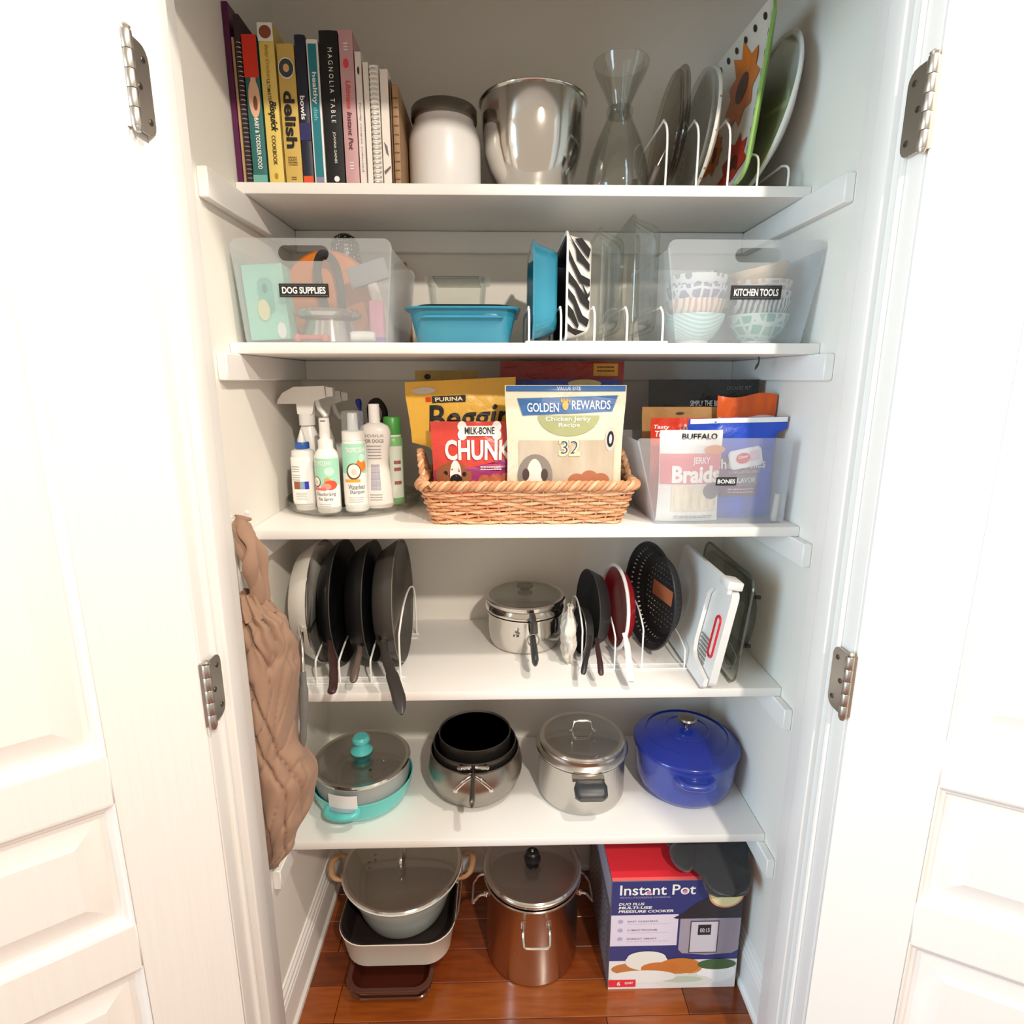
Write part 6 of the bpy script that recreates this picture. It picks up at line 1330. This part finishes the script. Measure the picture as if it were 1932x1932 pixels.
# black oven mitts on top of the box
def mitt(label, loc, rz, sc_, seed, pit=0.):
    o = thing('oven_mitt', label, 'oven mitt', loc, rot=(pit, 0, rz), group='black oven mitts on the carton')
    def fn(a, b):   # pillow: a around, b along
        th = 2*PI*a; L = .2*sc_; t = b
        wd = (.052+.020*math.sin(PI*min(1, t*1.15)))*sc_*(1 if t < .82 else math.sqrt(max(.0, 1-((t-.82)/.18)**2))*1+.02)
        hh = (.026+.006*math.sin(t*9+seed))*sc_*(1 if t < .85 else math.sqrt(max(0, 1-((t-.85)/.15)**2))+.02)
        n = noise.noise(Vector((math.cos(th)*1.6+seed, math.sin(th)*1.6, t*5)))*.014
        z = math.sin(th)*(hh+n)
        return Vector(((wd+n)*math.cos(th), -L*t+.02, max(z, -.6*hh)+.6*.034*sc_))
    C_ = M('charcoal_cotton', '#2b2b2d', .9, bump=(160, .5, .002), sheen=.3)
    MB().grid(fn, 36, 30, wrap=True).build('mitt_body', C_, o, smooth=70)
    def fn2(a, b):
        th = 2*PI*a; r_ = (.024+.004*math.sin(b*3))*sc_*(1 if b < .7 else math.sqrt(max(0, 1-((b-.7)/.3)**2))+.03)
        c = Vector((.045+.05*b, -.075-.035*b, .022)) * sc_
        return c+Vector((r_*math.cos(th)*.5, r_*math.cos(th)*.9, r_*math.sin(th)*.8))
    MB().grid(fn2, 24, 14, wrap=True).build('thumb', C_, o, smooth=70)
    return o
zt = H+.0015
bxp = o.location
pm = A(1330, 1640, .08)
mitt('black quilted oven mitt lying flat on the red carton', (bxp.x+.040, .272, zt), .12, 1.1, 1).scale = (1, 1, .62)
mitt('black oven mitt drooping over the carton front', (bxp.x+.090, .15, zt+.044), .05, 1.1, 4, .27).scale = (-1, 1, 1)
# ================================================================== brown bag on a hook on the left wall
hk = A(464, 968, -.065); hk = Vector((-XW, -.066, hk.z))
o = thing('wall_hook', 'small white hook on the side wall above the brown bag', 'hook', (-XW, -.066, hk.z-.012))
MB().lathe([(.0002, 0), (.008, 0), (.008, .003), (.0002, .004)], 16).build('hook_base', WHITE, o); o.children[-1].rotation_euler = (0, PI/2, 0)
MB().tube(smoothpath([(.003, 0, 0), (.016, 0, -.003), (.026, 0, .002), (.030, 0, .012)], 5), .0026, 8).build('hook_arm', WHITE, o); MB().lathe([(.0002, -.004), (.004, -.002), (.0042, .001), (.0002, .005)], 14, (.030, 0, .0135)).build('hook_tip', WHITE, o)
BR = M('brown_linen', '#a98872', .85, bump=(420, .35, .001), vary=('#9a7a65', 6), sheen=.15)
zt_ = hk.z-.008; zb_ = A(507, 1622, -.085).z
o = thing('drawstring_bag', 'crumpled brown cloth drawstring bag hanging on the side wall', 'bag', (-XW, -.075, zb_))
Hb = zt_-zb_
# right-hand outline (distance from the wall) against height fraction from the bottom
def prof(pts):
    def g_(t):
        for (a, ra), (b, rb) in zip(pts, pts[1:]):
            if t <= b: k = (t-a)/(b-a); k = k*k*(3-2*k); return ra+(rb-ra)*k
        return pts[-1][1]
    return g_
def outx(u, v, y=-.075): return A(u, v, y).x+XW, (A(u, v, y).z-zb_)/Hb
q = [outx(*p_) for p_ in ((512, 1618), (540, 1605), (566, 1565), (588, 1512), (597, 1450), (580, 1418), (564, 1385), (562, 1330), (561, 1250), (557, 1215), (540, 1170), (512, 1145))][:]
wid = prof([(0, .004)]+[(max(.005, t), w_) for w_, t in q])
hy = prof([(0, .012), (.05, .03), (.2, .062), (.45, .072), (.6, .07), (.7, .06), (.76, .045)])
cy = prof([(0, -.03), (.2, -.01), (.5, 0), (.76, -.002)])
TOPT = .76
def bag(a, b):
    t = b*TOPT; th = 2*PI*a; ww = wid(t); k1 = hy(t)
    c = ww*.5; s = math.sin(th); cc = math.cos(th)
    d = Vector((cc, s, 0)); pz = t*Hb
    n = 0
    tw = t*2.6; c2, s2 = math.cos(th+tw), math.sin(th+tw); v = Vector((c2*.95+2, s2*.95, t*4.2)); r1 = 1-abs(noise.noise(v+Vector((0, 0, .5*cc)))*2.2); n += .016*noise.noise(v*.8+Vector((3, 1, 0)))-.011*max(0, r1)**10
    v2 = Vector((math.cos(th-tw*1.4)*1.7, math.sin(th-tw*1.4)*1.7+5, t*8)); r2 = 1-abs(noise.noise(v2)*2); n += .005*noise.noise(v2*.9)-.006*max(0, r2)**10
    if t > .6: n += .0035*math.sin(th*13+t*20)*(t-.6)/.16
    n *= min(1, ww/.05)
    x = c+(c+n)*cc; y = cy(t)+(k1+n)*s
    return Vector((max(x, .0025+.001*noise.noise(v2)), y, pz+n*.5))
MB().grid(bag, 110, 130, wrap=True).build('cloth_body', BR, o, smooth=75)
# gathered neck and straps up to the hook
def neck(a, b):
    th = 2*PI*a; t = TOPT-.01+b*.06; ww = wid(TOPT)*(1-.45*b); n = .004*math.sin(th*11+b*4)+.003*math.sin(th*7+1)
    return Vector((ww*.5+.004*b+(ww*.5+n)*math.cos(th)*.90+.005, (.045-.022*b+n)*math.sin(th)-.002, t*Hb))
MB().grid(neck, 80, 14, wrap=True).build('gathered_neck', BR, o, smooth=75)
for i, (dy0, dy1, dx, wv) in enumerate(((-.012, -.020, .030, .0), (.004, .012, .034, 1.), (-.004, -.03, .018, 2.))):
    P = smoothpath([(wid(TOPT)*.55+dx*.3, dy0, (TOPT+.02)*Hb), (.036+dx*.35, dy1, .87*Hb), (.026+.010*i, dy1*.8, .94*Hb), (.016+.004*i, .008-.004*i, Hb-.012), (.018+.003*i, .009, Hb+.002)], 8)
    MB().tube(P, [.011+.003*math.sin(k*.6+wv) for k in range(len(P))], 10, flat=.38, up=(1, .6, 0)).build('strap', BR, o)
# small dark clip under the second shelf
p = A(1428, 694, .11)
o = thing('shelf_clip', 'tiny dark metal clip under the shelf near the side wall', 'clip', (p.x, .11, S2-ST-.022))
MB().tube(smoothpath([(.002, 0, .0225), (.003, 0, .012), (.0, 0, .004), (-.004, 0, -.004)], 5), [.0016]*8+[.0024]*5+[.0018, .001, .0006], 8).build('clip_body', M('clip_dark', '#3a3836', .5), o)
